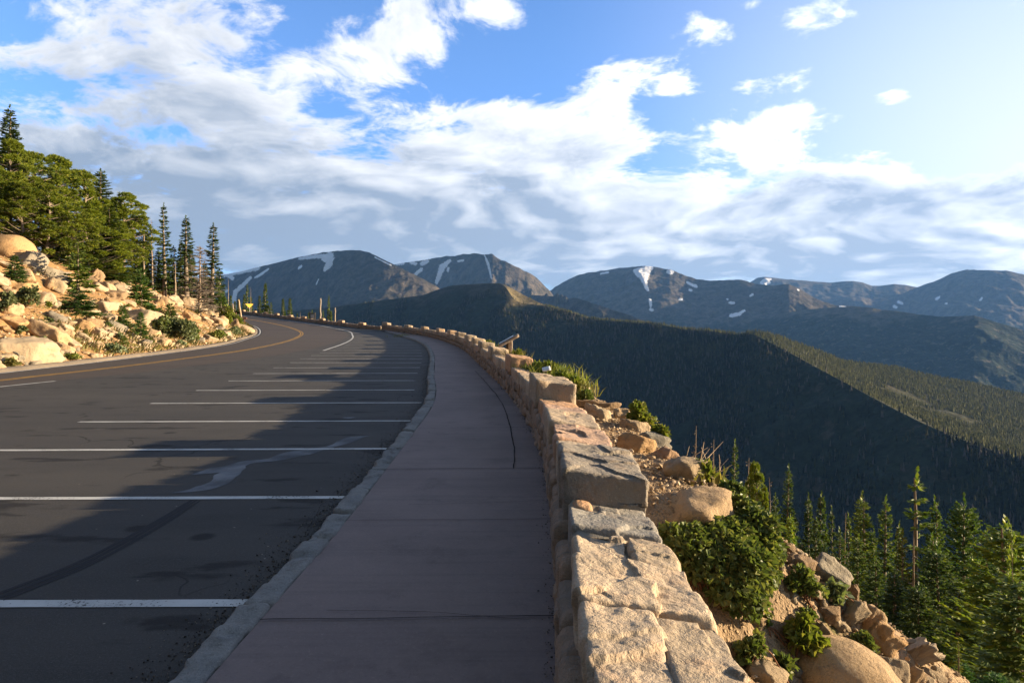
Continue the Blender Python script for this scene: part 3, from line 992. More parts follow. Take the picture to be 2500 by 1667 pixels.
v, f = band(EDGE_IN, EDGE_OUT, 420, 10, 0.004)
road = structure("road", mesh_np("road", v, [f]), m_road)
# dark strip of newer asphalt in the inside of the bend
k0, k1 = 205, 262
inn = resample(EDGE_IN, 420)
nn = np.gradient(inn, axis=0)
nn /= np.linalg.norm(nn, axis=1)[:, None]
nl = np.stack([-nn[:, 1], nn[:, 0]], 1)
wv = np.clip(np.minimum((inn[:, 1] - 44) / 22, (97 - inn[:, 1]) / 9), 0, 1)[:, None]
sel = (inn[:, 1] > 44) & (inn[:, 1] < 97)
a, b = (inn + nl * (0.1 + 1.2 * wv))[sel], (inn - nl * 0.25 * wv)[sel]
P = np.stack([a, b], 1)
v = np.dstack([P, (road_z(P[..., 1]) + 0.012)[..., None]]).reshape(-1, 3)
structure("road_patch", mesh_np("road_patch", v, [grid_faces(len(a), 2)]), m_edge, road)


def off(line, d):
    t = np.gradient(line, axis=0)
    t /= np.linalg.norm(t, axis=1)[:, None]
    return line + np.stack([-t[:, 1], t[:, 0]], 1) * d


for sgn in (-1, 1):
    v, f = ribbon(off(YELLOW, sgn * 0.11), 0.12, 0.010, 0.012, 3 + sgn)
    structure("yellow_line", mesh_np("yellow_line", v, [f]), m_yellow, road)
v, f = ribbon(off(EDGE_IN, -0.05), 0.13, 0.017, 0.012, 7)
structure("white_line", mesh_np("white_line", v, [f]), m_white, road)
v, f = ribbon(WHITE_OUT, 0.15, 0.010, 0.012, 8)
structure("white_line", mesh_np("white_line", v, [f]), m_white, road)
v, f = ribbon(curve([(-13.75, -10), (-13.7, 10), (-13.62, 18.2), (-13.25, 19.8)], step=0.4), 0.12, 0.010, 0.012, 9)
structure("white_line", mesh_np("white_line", v, [f]), m_white, road)

# parking bay lines
kx = lambda y: float(np.interp(y, KERB[:, 1], KERB[:, 0]))
left_ends = [(4.4, -7.4), (12.1, -7.67), (14.4, -7.74), (17, -7.96), (19.4, -8.2), (22, -8.47), (24.5, -8.7), (27, -8.95), (29.6, -9.4), (33, -9.75), (38, -10.35), (46.3, -11.45), (56.4, -13.2), (68.5, -15.8), (80, -19.2)]
for i in range(29):
    y = 4.42 + 2.6 * i if i else 4.42
    if y > 78:
        break
    xr = kx(y) - (0.10 if i < 5 else 0.35)
    xl = float(np.interp(y, [p[0] for p in left_ends], [p[1] for p in left_ends])) + (0.12 if i > 12 else 0)
    slant = 0.022 * min(1.0, i / 3 + 0.3)
    xs = np.linspace(xr, xl, 50)
    line = np.stack([xs, y - (xr - xs) * slant * (1.0 if i < 9 else -1.2)], 1)
    v, f = ribbon(line, 0.105 if i else 0.115, 0.005, 0.006, 20 + i)
    structure("parking_line", mesh_np("parking_line", v, [f]), m_white, lot)

# seal patch in bays three and four, and a tyre mark
m_seal, N, out = new_mat("crack_sealer")
co = obj_co(N)
ns = N.noise(co, 1.6, 5, 0.6)
g = N.noise(co, 110.0, 3, 0.8)
c = N.mix(N.smooth(ns, 0.40, 0.62), (0.026, 0.028, 0.032), (0.066, 0.071, 0.078))
c = N.mix(N.smooth(g, 0.5, 0.75, 0, 0.5), c, (0.02, 0.02, 0.022))
principled(N, out, c, N.lin(ns, 0.3, 0.7, 0.75, 0.45), N.bump(N.m('MULTIPLY', g, 0.004), 0.5, 1.0), 0.4)
m_tyre, N, out = new_mat("tyre_rubber_mark")
co = obj_co(N)
g = N.noise(co, 60.0, 4, 0.8)
principled(N, out, N.mix(N.smooth(g, 0.5, 0.72), (0.022, 0.022, 0.024), (0.046, 0.045, 0.045)), 0.85, N.bump(N.m('MULTIPLY', g, 0.004), 0.5, 1.0), 0.2)


def gp(u, v):
    y = F * CAMH / (v - VH)
    return ((u - U0) / F * y, y)


def blotch(name, spine, width, dz, mat, wob, seed):
    q = curve([gp(*p) for p in spine], step=0.04)
    s = np.linspace(0, 1, len(q))
    w = np.interp(s, np.linspace(0, 1, len(width)), width)
    t = np.gradient(q, axis=0)
    t /= np.linalg.norm(t, axis=1)[:, None]
    n = np.stack([-t[:, 1], t[:, 0]], 1)
    k = np.arange(len(q)) * 0.13
    ja = fbm(np.stack([k, k * 0, k * 0], 1), 4, seed=seed) * wob
    jb = fbm(np.stack([k, k * 0 + 9, k * 0], 1), 4, seed=seed + 4) * wob
    end = np.minimum(1, np.minimum(np.arange(len(q)), np.arange(len(q))[::-1]) / 6.0) ** 0.5
    w = w * (0.72 if mat is m_seal else 1.0)
    a, b = q + n * ((w + ja) * end)[:, None], q - n * ((w + jb) * end)[:, None]
    P = np.stack([a, b], 1)
    v = np.dstack([P, np.full(P.shape[:2], dz)[..., None]]).reshape(-1, 3)
    structure(name, mesh_np(name, v, [grid_faces(len(q), 2)]), mat, lot)


blotch("sealed_crack", [(905, 1064), (870, 1068), (835, 1082), (800, 1092), (760, 1100), (720, 1108), (670, 1122), (600, 1130), (560, 1142), (520, 1150), (465, 1160)], [0.06, 0.18, 0.16, 0.13, 0.12, 0.26, 0.20, 0.13, 0.18, 0.22, 0.10], 0.0035, m_seal, 0.05, 91)
blotch("sealed_crack", [(600, 1132), (570, 1150), (545, 1170), (500, 1190), (450, 1200), (410, 1204)], [0.10, 0.16, 0.20, 0.14, 0.20, 0.05], 0.0030, m_seal, 0.05, 95)
blotch("sealed_crack", [(870, 1018), (850, 1020), (835, 1019)], [0.10, 0.16, 0.06], 0.0035, m_seal, 0.02, 97)
for o_ in (0, 1, 2):
    blotch("tyre_mark", [(480 + 6 * o_, 1214 + 3 * o_), (400 + 8 * o_, 1262 + 3 * o_), (300 + 9 * o_, 1318 + 4 * o_), (180 + 8 * o_, 1378 + 5 * o_), (60 + 8 * o_, 1425 + 6 * o_), (-80 + 8 * o_, 1478 + 7 * o_)], [0.022] * 4, 0.0028, m_tyre, 0.008, 101 + o_)

# ------------------------------------------------------------------ pavement with joints
m_walk, N, out = new_mat("pink_concrete")
co = obj_co(N)
big = N.noise(co, 0.6, 5, 0.6)
streak = N.noise(N.vm('MULTIPLY', co, (0.5, 9.0, 1.0)), 1.2, 4, 0.6)
grit = N.noise(co, 55.0, 5, 0.85)
stain = N.noise(co, 1.9, 6, 0.68)
c = N.mix(N.smooth(big, 0.35, 0.65), (0.190, 0.146, 0.136), (0.226, 0.174, 0.160))
c = N.mix(N.smooth(streak, 0.48, 0.66, 0, 0.18), c, (0.085, 0.070, 0.066))
c = N.mix(N.smooth(stain, 0.52, 0.72, 0, 0.45), c, (0.10, 0.078, 0.074))
c = N.mix(N.smooth(stain, 0.46, 0.30, 0, 0.35), c, (0.25, 0.20, 0.18))
c = N.mix(N.smooth(grit, 0.54, 0.70, 0, 0.55), c, (0.32, 0.25, 0.22))
c = N.mix(N.smooth(grit, 0.44, 0.28, 0, 0.6), c, (0.07, 0.052, 0.050))
blot = N.m('MULTIPLY', N.smooth(N.voro(co, 2.3), 0.055, 0.035), N.smooth(N.noise(co, 0.9, 2), 0.47, 0.55))
c = N.mix(N.m('MULTIPLY', blot, 0.7), c, (0.03, 0.024, 0.026))
h = N.m('ADD', N.m('MULTIPLY', grit, 0.003), N.m('MULTIPLY', streak, 0.002))
principled(N, out, c, 0.85, N.bump(h, 0.7, 1.0), 0.25)

kin = off(KERB, -0.20)
wyy = np.concatenate([np.arange(-13.5, 81, 0.3)])
xa = np.interp(wyy, kin[:, 1], kin[:, 0])
xb = np.interp(wyy, WALL[:, 1], WALL[:, 0]) + 0.12
xa = np.where(wyy > 77.9, np.interp(wyy, [77.9, 81], [kin[-1, 0], -15.6]), xa)
t = np.linspace(0, 1, 22)[None, :]
PX = xa[:, None] * (1 - t) + xb[:, None] * t
PY = np.repeat(wyy[:, None], 22, 1)
PZ = 0.118 + road_z(PY) + 0.006 * fbm(xy3(PX, PY, 0.9), 3, seed=12).reshape(PX.shape)
v = np.stack([PX.ravel(), PY.ravel(), PZ.ravel()], 1)
walk = structure("pavement", mesh_np("pavement", v, [grid_faces(*PX.shape)]), m_walk)
m_joint, N, out = new_mat("dark_joint")
principled(N, out, (0.022, 0.018, 0.018), 0.95, None, 0.1)


def joint(pts, w, seed):
    q = curve(pts, step=0.06)
    k = np.arange(len(q)) * 0.11
    q = q + np.stack([fbm(np.stack([k, k * 0 + 3, k * 0], 1), 4, seed=seed), fbm(np.stack([k, k * 0, k * 0], 1), 4, seed=seed + 1)], 1) * 0.016
    v, f = ribbon(q, w, 0.0, w * 0.45, seed)
    v[:, 2] = 0.129 + road_z(v[:, 1])
    structure("joint", mesh_np("joint", v, [f]), m_joint, walk)


def sxp(u, v):
    y = F * (CAMH - 0.12) / (v - VH)
    return ((u - U0) / F * y, y)


for i, y in enumerate((3.93, 5.83, 7.8, 10.7, 13.4, 16.7, 20.5, 24.5, 29, 34, 40, 47, 55)):
    x0, x1 = np.interp(y, wyy, xa), np.interp(y, wyy, xb) - 0.14
    joint([(x0, y - 0.03), ((x0 + x1) / 2, y), (x1, y + 0.02)], (0.010 if i in (0, 2) else 0.006) * (1 + max(0, y - 12) / 60), 200 + 7 * i)
joint([(-1.1, 4.02), (-0.5, 3.99), (0.1, 3.9)], 0.004, 290)
joint([(-0.95, 6.3), (-0.2, 6.36), (0.3, 6.45)], 0.004, 295)
joint([sxp(1253, 1145), sxp(1254.4, 1087), sxp(1246, 1045), sxp(1238, 1013), sxp(1220, 976), sxp(1191, 940), sxp(1160, 906)], 0.014, 310)

# ------------------------------------------------------------------ stone kerb
m_kerb = mat_rock("kerb_granite", (0.20, 0.20, 0.195), (0.25, 0.245, 0.23), (0.15, 0.145, 0.135), 1.0, 0.25, 1.5, 0.8, use_obj=False)


def rbox(L, W, H, n, r, amp, seed, freq=4.0, chip=0.0):
    """rounded, weathered block centred on the origin; returns verts and quads"""
    nx, ny, nz = n
    vs, fs, base = [], [], 0
    for ax_ in range(3):
        for s in (-1, 1):
            m_ = [(ny, nz), (nx, nz), (nx, ny)][ax_]
            a = np.linspace(-1, 1, m_[0] + 1)
            b = np.linspace(-1, 1, m_[1] + 1)
            A, B = np.meshgrid(a, b, indexing='ij')
            C = np.full(A.shape, float(s))
            P = [(C, A, B), (A, C, B), (A, B, C)][ax_]
            vs.append(np.stack([p.ravel() for p in P], 1))
            g = grid_faces(*A.shape) + base
            flip = (s > 0) == (ax_ == 1)
            fs.append(g if flip else g[:, ::-1])
            base += A.size
    p = np.vstack(vs)
    key = np.round(p * 1e5).astype(np.int64)
    _, first, inv = np.unique(key, axis=0, return_index=True, return_inverse=True)
    inv = inv.ravel()
    p = p[first]
    f = inv[np.vstack(fs)][:, ::-1]
    h = np.array([L, W, H]) / 2
    q = p * h
    r = min(r, h.min() * 0.95)
    inner = np.clip(q, -(h - r), h - r)
    d = q - inner
    dn = np.linalg.norm(d, axis=1)[:, None]
    nrm_ = d / np.maximum(dn, 1e-9)
    q = inner + nrm_ * r
    s3 = np.array([seed * 3.17, seed * 1.31, seed * 7.7])
    k = fbm(q * freq + s3, 5, seed=seed, gain=0.55)
    q = q + nrm_ * (k * amp)[:, None]
    if chip:
        # fractured faces: each patch round a seed is a small tilted plane
        g = np.random.default_rng(seed)
        ns = max(6, int(26 * (L * W + L * H + W * H)))
        S = g.uniform(-1, 1, (ns, 3)) * h
        G = g.normal(0, 1, (ns, 3))
        wq = q + 0.035 * np.stack([fbm(q * 9 + s3 + 5 * j, 3, seed=seed + j) for j in range(3)], 1)
        D2 = ((wq[:, None, :] - S[None]) ** 2).sum(-1)
        i1 = D2.argmin(1)
        off_ = g.uniform(-0.55, 0.45, ns)[i1] * chip + np.einsum('ij,ij->i', G[i1], q - S[i1]) * chip * 2.6
        q = q + nrm_ * np.clip(off_, -1.6 * chip, 0.8 * chip)[:, None]
    return q, f


def gather(parts):
    vs, fs, b = [], [], 0
    for v, f in parts:
        vs.append(v)
        fs.append(np.asarray(f) + b)
        b += len(v)
    return np.vstack(vs), np.vstack(fs)


def along(line, s):
    """point, tangent and right-hand normal at arc length s"""
    sl = np.concatenate([[0], np.cumsum(np.linalg.norm(np.diff(line, axis=0), axis=1))])
    s = np.asarray(s, float)
    P = np.stack([np.interp(s, sl, line[:, k]) for k in (0, 1)], -1)
    e = 0.15
    sc__ = np.clip(s, 2 * e, sl[-1] - 2 * e)
    A = np.stack([np.interp(np.clip(sc__ - e, 0, sl[-1]), sl, line[:, k]) for k in (0, 1)], -1)
    B = np.stack([np.interp(np.clip(sc__ + e, 0, sl[-1]), sl, line[:, k]) for k in (0, 1)], -1)
    T = B - A
    T = T / np.linalg.norm(T, axis=-1)[..., None]
    return P, T, np.stack([T[..., 1], -T[..., 0]], -1)


def arclen(line, y):
    sl = np.concatenate([[0], np.cumsum(np.linalg.norm(np.diff(line, axis=0), axis=1))])
    return float(np.interp(y, line[:, 1], sl))


def bend(v, line, s, t, z):
    """lay block coordinates (along, across, up) on a line at arc length s, offset t to the right"""
    P, T, Nn = along(line, s + v[:, 0])
    xy = P + Nn * (v[:, 1] + t)[:, None]
    return np.column_stack([xy, v[:, 2] + z + road_z(xy[:, 1])])


rng = np.random.default_rng(3)
parts = []
s = arclen(KERB, -10.0)
sEnd = arclen(KERB, 78.4)
i = 0
while s < sEnd - 0.3:
    yk = np.interp(s, np.linspace(0, sEnd, 50), np.linspace(-14, 78, 50))
    L = rng.uniform(0.75, 1.5) if yk > 0 else 1.4
    nr_ = yk < 16
    n = (26, 8, 6) if nr_ else (8, 4, 3)
    v, f = rbox(L - 0.012, 0.20, 0.34, n, 0.035, 0.032, 500 + i, 5.0, 0.022)
    wob = rng.uniform(-0.02, 0.025)
    parts.append((bend(v, KERB, s + L / 2, 0.10 + wob * 0.7, -0.045 + rng.uniform(-0.012, 0.012)), f))
    s += L
    i += 1
v, f = gather(parts)
structure("kerb", mesh_np("kerb", v, [f]), m_kerb)

# low asphalt berm on the far side of the road
m_berm = mat_asphalt("berm_asphalt", (0.14, 0.115, 0.09), (0.19, 0.155, 0.115))
bl = off(EDGE_IN, 0.45)
bl = bl[(bl[:, 1] > -20) & (bl[:, 1] < 86)]
n_b = len(bl)
prof = [(-0.22, 0.0), (-0.13, 0.10), (0.0, 0.13), (0.14, 0.12), (0.30, 0.02)]
t_ = np.gradient(bl, axis=0)
t_ /= np.linalg.norm(t_, axis=1)[:, None]
nl_ = np.stack([-t_[:, 1], t_[:, 0]], 1)
V = []
for a_, z_ in prof:
    j = fbm(np.stack([np.arange(n_b) * 0.5, np.full(n_b, a_ * 9), np.zeros(n_b)], 1), 3, seed=61)
    xy = bl + nl_ * (a_ + 0.07 * j)[:, None]
    V.append(np.column_stack([xy, road_z(xy[:, 1]) + z_ + 0.03 * j * (z_ > 0.05)]))
V = np.stack(V, 1).reshape(-1, 3)
structure("kerb", mesh_np("kerb", V, [grid_faces(n_b, len(prof))]), m_berm)

# ------------------------------------------------------------------ stone wall beside the pavement
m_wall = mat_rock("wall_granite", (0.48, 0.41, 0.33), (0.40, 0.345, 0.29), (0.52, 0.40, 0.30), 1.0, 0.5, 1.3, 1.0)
m_mortar, N, out = new_mat("mortar")
co = obj_co(N)
b1 = N.noise(co, 3.0, 5, 0.6)
b2 = N.noise(co, 60.0, 4, 0.75)
principled(N, out, N.mix(N.smooth(b1, 0.35, 0.65), (0.22, 0.195, 0.16), (0.31, 0.27, 0.21)), 0.95, N.bump(N.m('ADD', N.m('MULTIPLY', b1, 0.05), N.m('MULTIPLY', b2, 0.008)), 0.8, 1.0), 0.1)
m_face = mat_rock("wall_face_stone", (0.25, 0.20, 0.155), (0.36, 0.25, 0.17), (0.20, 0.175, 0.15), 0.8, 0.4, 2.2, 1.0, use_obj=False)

wall = thing("stone_wall", (0, 0, 0), "low crenellated wall of rough granite blocks between the pink pavement and the drop", "wall")
S0, S1 = arclen(WALL, -7.0), arclen(WALL, 82.3)
Z_LOW, Z_HIGH = 0.72, 0.95
MER = [(4.16, 5.16), (9.4, 10.7), (15.0, 16.3), (20.2, 21.5), (24.6, 25.9), (28.8, 30.2), (34, 35.4), (40, 41.4), (45.5, 47), (53.5, 55), (64, 65.6), (71.5, 73.1), (80.0, 82.0), (-1.5, -0.2)]
MERS = [(arclen(WALL, a), arclen(WALL, b)) for a, b in MER]


def is_high(s):
    return any(a - 1e-3 <= s <= b + 1e-3 for a, b in MERS)


# mortar core
n_c = 420
sc_ = np.linspace(S0, S1, n_c)
prof = [(0.05, 0.05), (0.05, 0.70), (0.08, 0.732), (WALLW - 0.08, 0.664), (WALLW - 0.05, 0.62), (WALLW - 0.05, -0.6)]
V = []
for t_, z_ in prof:
    b_ = np.stack([np.zeros(n_c), np.full(n_c, t_), np.zeros(n_c)], 1)
    P, T, Nn = along(WALL, sc_)
    xy = P + Nn * t_
    zz = z_ + road_z(xy[:, 1]) + 0.02 * fbm(np.column_stack([xy * 4, np.full(n_c, z_)]), 3, seed=9)
    V.append(np.column_stack([xy, zz]))
V = np.stack(V, 1).reshape(-1, 3)
link("wall_core", mesh_np("wall_core", V, [grid_faces(n_c, len(prof))]), m_mortar, wall)

# stones of the inner and the outer face
rng = np.random.default_rng(17)
parts = []
sid = 900
for side in (0, 1):
    s_end = S1 if side == 0 else arclen(WALL, 14)
    for z0, z1 in ((-0.02, 0.16), (0.15, 0.36), (0.35, 0.56)):
        s = S0 + rng.uniform(0, 0.3)
        while s < s_end - 0.2:
            yk = np.interp(s, sc_, np.linspace(-7, 82, n_c))
            L = rng.uniform(0.16, 0.50)
            H = (z1 - z0) + rng.uniform(-0.06, 0.08)
            n = (9, 4, 7) if yk < 14 else ((5, 3, 4) if yk < 35 else (3, 2, 2))
            v, f = rbox(L - rng.uniform(0.008, 0.02), 0.16, H - 0.008, n, 0.05, 0.028, sid, 6.0, 0.015)
            t_ = 0.055 + rng.uniform(-0.02, 0.015) if side == 0 else WALLW - 0.055
            parts.append((bend(v, WALL, s + L / 2, t_, (z0 + z1) / 2 + rng.uniform(-0.03, 0.03)), f))
            s += L
            sid += 1
v, f = gather(parts)
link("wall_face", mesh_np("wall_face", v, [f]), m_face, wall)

# coping: (y0, y1, t0, t1, top, tint, roughness)
TINT = {'tan': (1.0, 0.92, 0.80), 'warm': (1.12, 0.92, 0.74), 'grey': (0.62, 0.68, 0.74), 'pink': (1.02, 0.80, 0.70), 'rust': (1.05, 0.74, 0.52), 'dun': (0.82, 0.76, 0.66), 'slate': (0.55, 0.56, 0.56), 'buff': (1.15, 1.0, 0.80)}
COPING = [
    (-0.6, 0.4, 0.0, 0.50, Z_LOW, 'dun', 0.03), (0.41, 1.25, 0.0, 0.50, Z_LOW, 'tan', 0.03), (1.26, 1.92, 0.0, 0.50, Z_LOW, 'warm', 0.03),
    (1.88, 2.60, 0.035, 0.305, Z_LOW + 0.02, 'tan', 0.040), (1.80, 2.605, 0.295, 0.555, Z_LOW + 0.02, 'dun', 0.026),
    (2.61, 3.12, 0.025, 0.545, Z_LOW + 0.035, 'tan', 0.036),
    (3.14, 3.56, 0.05, 0.31, Z_LOW + 0.015, 'tan', 0.045), (3.15, 3.58, 0.325, 0.535, Z_LOW + 0.01, 'dun', 0.03),
    (3.60, 4.00, 0.045, 0.52, Z_LOW + 0.01, 'grey', 0.024),
    (4.02, 4.15, 0.08, 0.18, Z_LOW - 0.005, 'rust', 0.02), (4.03, 4.17, 0.22, 0.51, Z_LOW - 0.005, 'grey', 0.018),
    (4.18, 5.12, 0.015, 0.545, Z_HIGH - 0.05, 'slate', 0.030),
    (5.16, 5.95, 0.02, 0.52, Z_LOW + 0.03, 'tan', 0.028), (5.97, 6.88, 0.02, 0.53, Z_LOW + 0.04, 'pink', 0.034),
    (6.90, 7.85, -0.01, 0.52, Z_LOW + 0.05, 'tan', 0.03), (7.87, 8.6, 0.0, 0.51, Z_LOW + 0.02, 'pink', 0.03), (8.62, 9.37, 0.0, 0.5, Z_LOW, 'rust', 0.03),
    (9.40, 10.66, -0.03, 0.54, Z_HIGH + 0.01, 'dun', 0.034),
    (10.70, 11.6, 0.0, 0.5, Z_LOW + 0.02, 'tan', 0.03), (11.62, 12.5, 0.0, 0.5, Z_LOW, 'dun', 0.03), (12.52, 13.6, -0.01, 0.5, Z_LOW + 0.02, 'tan', 0.03), (13.62, 14.97, -0.01, 0.5, Z_LOW + 0.01, 'warm', 0.03),
    (15.0, 16.3, -0.02, 0.50, Z_HIGH + 0.02, 'rust', 0.03),
]
tints = ['tan', 'dun', 'warm', 'pink', 'tan', 'buff', 'dun']
y = 16.33
while y < 82.0:
    hi = [m_ for m_ in MER if m_[0] - 0.05 < y < m_[1]]
    if hi:
        y1 = hi[0][1]
        COPING.append((y, y1 - 0.02, -0.02, 0.52, Z_HIGH + rng.uniform(-0.02, 0.03), rng.choice(tints), 0.032))
        y = y1
    else:
        nxt = min([m_[0] for m_ in MER if m_[0] > y + 0.01] + [82.2])
        y1 = min(y + rng.uniform(0.5, 1.1), nxt)
        if nxt - y1 < 0.35:
            y1 = nxt
        COPING.append((y, y1 - 0.02, -0.01, 0.51, Z_LOW + rng.uniform(-0.02, 0.03), rng.choice(tints), 0.03))
        y = y1
rest = []
count = 0
for i, (y0, y1, t0, t1, top, tint, amp) in enumerate(COPING):
    s0, s1 = arclen(WALL, y0), arclen(WALL, y1)
    high = top > 0.85
    H = 0.36 if high else 0.24
    L, W = s1 - s0, t1 - t0
    if y0 < 1.2:
        n = (24, 14, 8)
    elif y0 < 6.5:
        n = (int(L * 110) + 6, int(W * 110) + 6, int(H * 70))
    elif y0 < 16:
        n = (int(L * 30) + 4, int(W * 30) + 4, int(H * 24))
    else:
        n = (8, 6, 4)
    v, f = rbox(L - 0.008, W, H, n, 0.030 if high else 0.022, amp * 0.75, 1300 + i, 4.2 if y0 < 6.5 else 4.5, amp * 0.62)
    v[:, 2] -= (v[:, 1] + (t0 + t1) / 2 - 0.25) * 0.14 * (v[:, 2] > 0)
    P, T, Nn = along(WALL, (s0 + s1) / 2)
    c0 = P + Nn * ((t0 + t1) / 2)
    org = np.array([c0[0], c0[1], top - H / 2 + float(road_z(c0[1]))])
    v = bend(v, WALL, (s0 + s1) / 2, (t0 + t1) / 2, top - H / 2)
    tc = tuple(q * random.Random(i).uniform(0.92, 1.08) for q in TINT[tint]) + (1.0,)
    nm = "raised_block" if high else "coping_stone"
    if count < 95:
        o = link(nm, mesh_np(nm, v - org, [f]), m_wall, wall, org)
        o.color = tc
        if tint == 'grey':
            o["label"] = "bluish grey granite coping stone"
        elif tint == 'rust':
            o["label"] = "rusty orange " + ("raised block" if high else "chip of stone")
        count += 1
    else:
        rest.append((v, f))
if rest:
    v, f = gather(rest)
    o = link("coping_stone", mesh_np("coping_stone", v, [f]), m_wall, wall)
    o.color = (1.0, 0.9, 0.78, 1)
    o["kind"] = "stuff"

# ------------------------------------------------------------------ lower wall round the far bend
farwall = thing("roadside_wall", (0, 0, 0), "low dark stone wall along the outside of the far road bend", "wall")
sF = float(np.sum(np.linalg.norm(np.diff(FARW, axis=0), axis=1)))
parts, tops = [], []
s, i = 0.1, 0
while s < sF - 1.0:
    L = rng.uniform(0.7, 1.5)
    block = i % 6 == 3
    v, f = rbox(L - 0.02, 0.42, 0.75, (5, 3, 4), 0.08, 0.05, 2000 + i, 3.0, 0.03)
    parts.append((bend(v, FARW, s + L / 2, 0.22, 0.06 + rng.uniform(-0.03, 0.03)), f))
    if block:
        v, f = rbox(1.5, 0.46, 0.34, (6, 3, 3), 0.06, 0.04, 2600 + i, 3.0, 0.02)
        v = bend(v, FARW, s + L / 2, 0.22, 0.54)
        o = link("raised_block", mesh_np("raised_block", v, [f]), m_wall, farwall)
        o.color = (1.1, 0.9, 0.72, 1)
    s += L
    i += 1
v, f = gather(parts)
o = link("wall_course", mesh_np("wall_course", v, [f]), m_face, farwall)

# ------------------------------------------------------------------ boulders
def unit_(v):
    return v / np.linalg.norm(v, axis=-1, keepdims=True)


def rock_mesh(name, seed, sub=4, cuts=10, sharp=70.0, squash=(1, 1, 1), amp=0.045, rounded=False):
    bm = bmesh.new()
    bmesh.ops.create_icosphere(bm, subdivisions=sub, radius=1.0)
    d = np.array([v.co[:] for v in bm.verts])
    f = np.array([[v.index for v in fc.verts] for fc in bm.faces])
    bm.free()
    r_ = np.random.default_rng(seed)
    if rounded:
        rr = 1 + 0.20 * fbm(d * 0.8 + seed, 3, seed=seed)
        r = rr
    else:
        # a block: three pairs of joint planes, more or less square, plus broken corners
        ax = np.linalg.qr(r_.normal(size=(3, 3)) * 0.25 + np.eye(3))[0]
        n = [ax[0], -ax[0], ax[1], -ax[1], ax[2], -ax[2]]
        h = list(r_.uniform(0.58, 0.86, 6))
        for _ in range(cuts):
            k = r_.normal(size=3)
            k /= np.linalg.norm(k)
            n.append(k)
            h.append(r_.uniform(0.64, 0.98))
        n, h = np.array(n), np.array(h)
        dn = d @ n.T
        rr = np.where(dn > 0.08, h[None, :] / np.maximum(dn, 0.08), 9.0)
        r = -np.log(np.exp(-sharp * rr).sum(1)) / sharp
    P = d * r[:, None] * np.array(squash)
    P = P / np.abs(P[:, 0]).max()
    s3 = np.array([seed * 2.1, seed * 0.7, seed * 5.3])
    k = fbm(P * 2.2 + s3, 4, seed=seed) * amp + fbm(P * 7 + s3, 3, seed=seed + 2) * amp * 0.35
    k -= np.clip(ridged(P * 1.6 + s3, 4, seed=seed + 5) - 0.45, 0, 1) * amp * 1.2
    if not rounded:
        # broken faces: each patch of the surface is a slightly tilted plane of its own
        ns = 22
        S = unit_(r_.normal(size=(ns, 3))) * np.abs(P).max(0)
        G = r_.normal(size=(ns, 3))
        W = P + 0.05 * np.stack([fbm(P * 3 + s3 + 4 * j, 3, seed=seed + j) for j in range(3)], 1)
        i1 = ((W[:, None, :] - S[None]) ** 2).sum(-1).argmin(1)
        off_ = r_.uniform(-0.07, 0.04, ns)[i1] + np.einsum('ij,ij->i', G[i1], P - S[i1]) * 0.09
        k = k + np.clip(off_, -0.16, 0.08)
    P = P + d * k[:, None]
    return mesh_np(name, P, [f], True)


m_tan = mat_rock("tan_granite", (0.315, 0.25, 0.175), (0.38, 0.30, 0.205), (0.24, 0.185, 0.135), 1.0, 0.45, 0.9, 1.0)
BLOCKS = [rock_mesh("boulder", 40 + k, squash=s) for k, s in enumerate([(1, .8, .62), (1, .9, .75), (1, .6, .5), (1, .85, .42), (1, .7, .8), (1, .95, .6), (1, .55, .36), (1, .75, .55), (1, .8, .9), (1, .65, .65)])]
ROUND = [rock_mesh("boulder", 80 + k, rounded=True, squash=s, amp=0.03) for k, s in enumerate([(1, .85, .7), (1, .9, .8), (1, .8, .55)])]
SMALL = [rock_mesh("rock", 120 + k, sub=3, squash=s, amp=0.03) for k, s in enumerate([(1, .8, .6), (1, .7, .45), (1, .9, .7), (1, .6, .5), (1, .55, .3), (1, .8, .8)])]
for q in BLOCKS + ROUND + SMALL:
    q.materials.append(m_tan)
RT = {'tan': (1.0, 0.95, 0.86), 'pale': (1.14, 1.12, 1.06), 'ochre': (1.12, 0.88, 0.60), 'grey': (0.70, 0.76, 0.82), 'brown': (0.72, 0.60, 0.48), 'warm': (1.14, 1.0, 0.82), 'cool': (0.62, 0.72, 0.86), 'pink': (1.1, 0.9, 0.8)}
R_ = random.Random(11)
ZMAX = {}


def boulder(u, v, w, h, tint, label, mesh=None, yaw=None, roll=0.0, sink=None, name="boulder", group=None, depth=None):
    """rock seen centred at photo pixel (u, v), w by h pixels large"""
    p = hit(u, v + h * 0.34)
    sink = (0.28 if u < 1250 else 0.14) if sink is None else sink
    if p is None:
        return None
    y = p[1]
    k = y / F
    W, H = w * k, h * k
    me = mesh or R_.choice(BLOCKS)
    o = bpy.data.objects.new(name, me)
    COL.objects.link(o)
    zz = ZMAX.setdefault(me.name, max(abs(q.co.z) for q in me.vertices))
    sx = W / 2 * 1.14
    sz = H / 2 / zz * (1.15 if u < 1250 else 1.30)
    D = (depth or R_.uniform(0.75, 1.05)) * (sx + sz) / 2 * 1.15
    o.scale = (sx, D, sz)
    yw = R_.uniform(-0.5, 0.5) if yaw is None else yaw
    o.rotation_euler = (R_.uniform(-0.12, 0.12), roll, yw)
    base = (p[0], p[1] + D * 0.25, p[2] + H * (0.5 - sink) * 0.75)
    o.location = base
    c = RT[tint]
    j = R_.uniform(0.93, 1.07)
    o.color = (c[0] * j, c[1] * j, c[2] * j, 1)
    tag(o, label, "boulder" if max(W, H) > 0.5 else "rock", group)
    return o


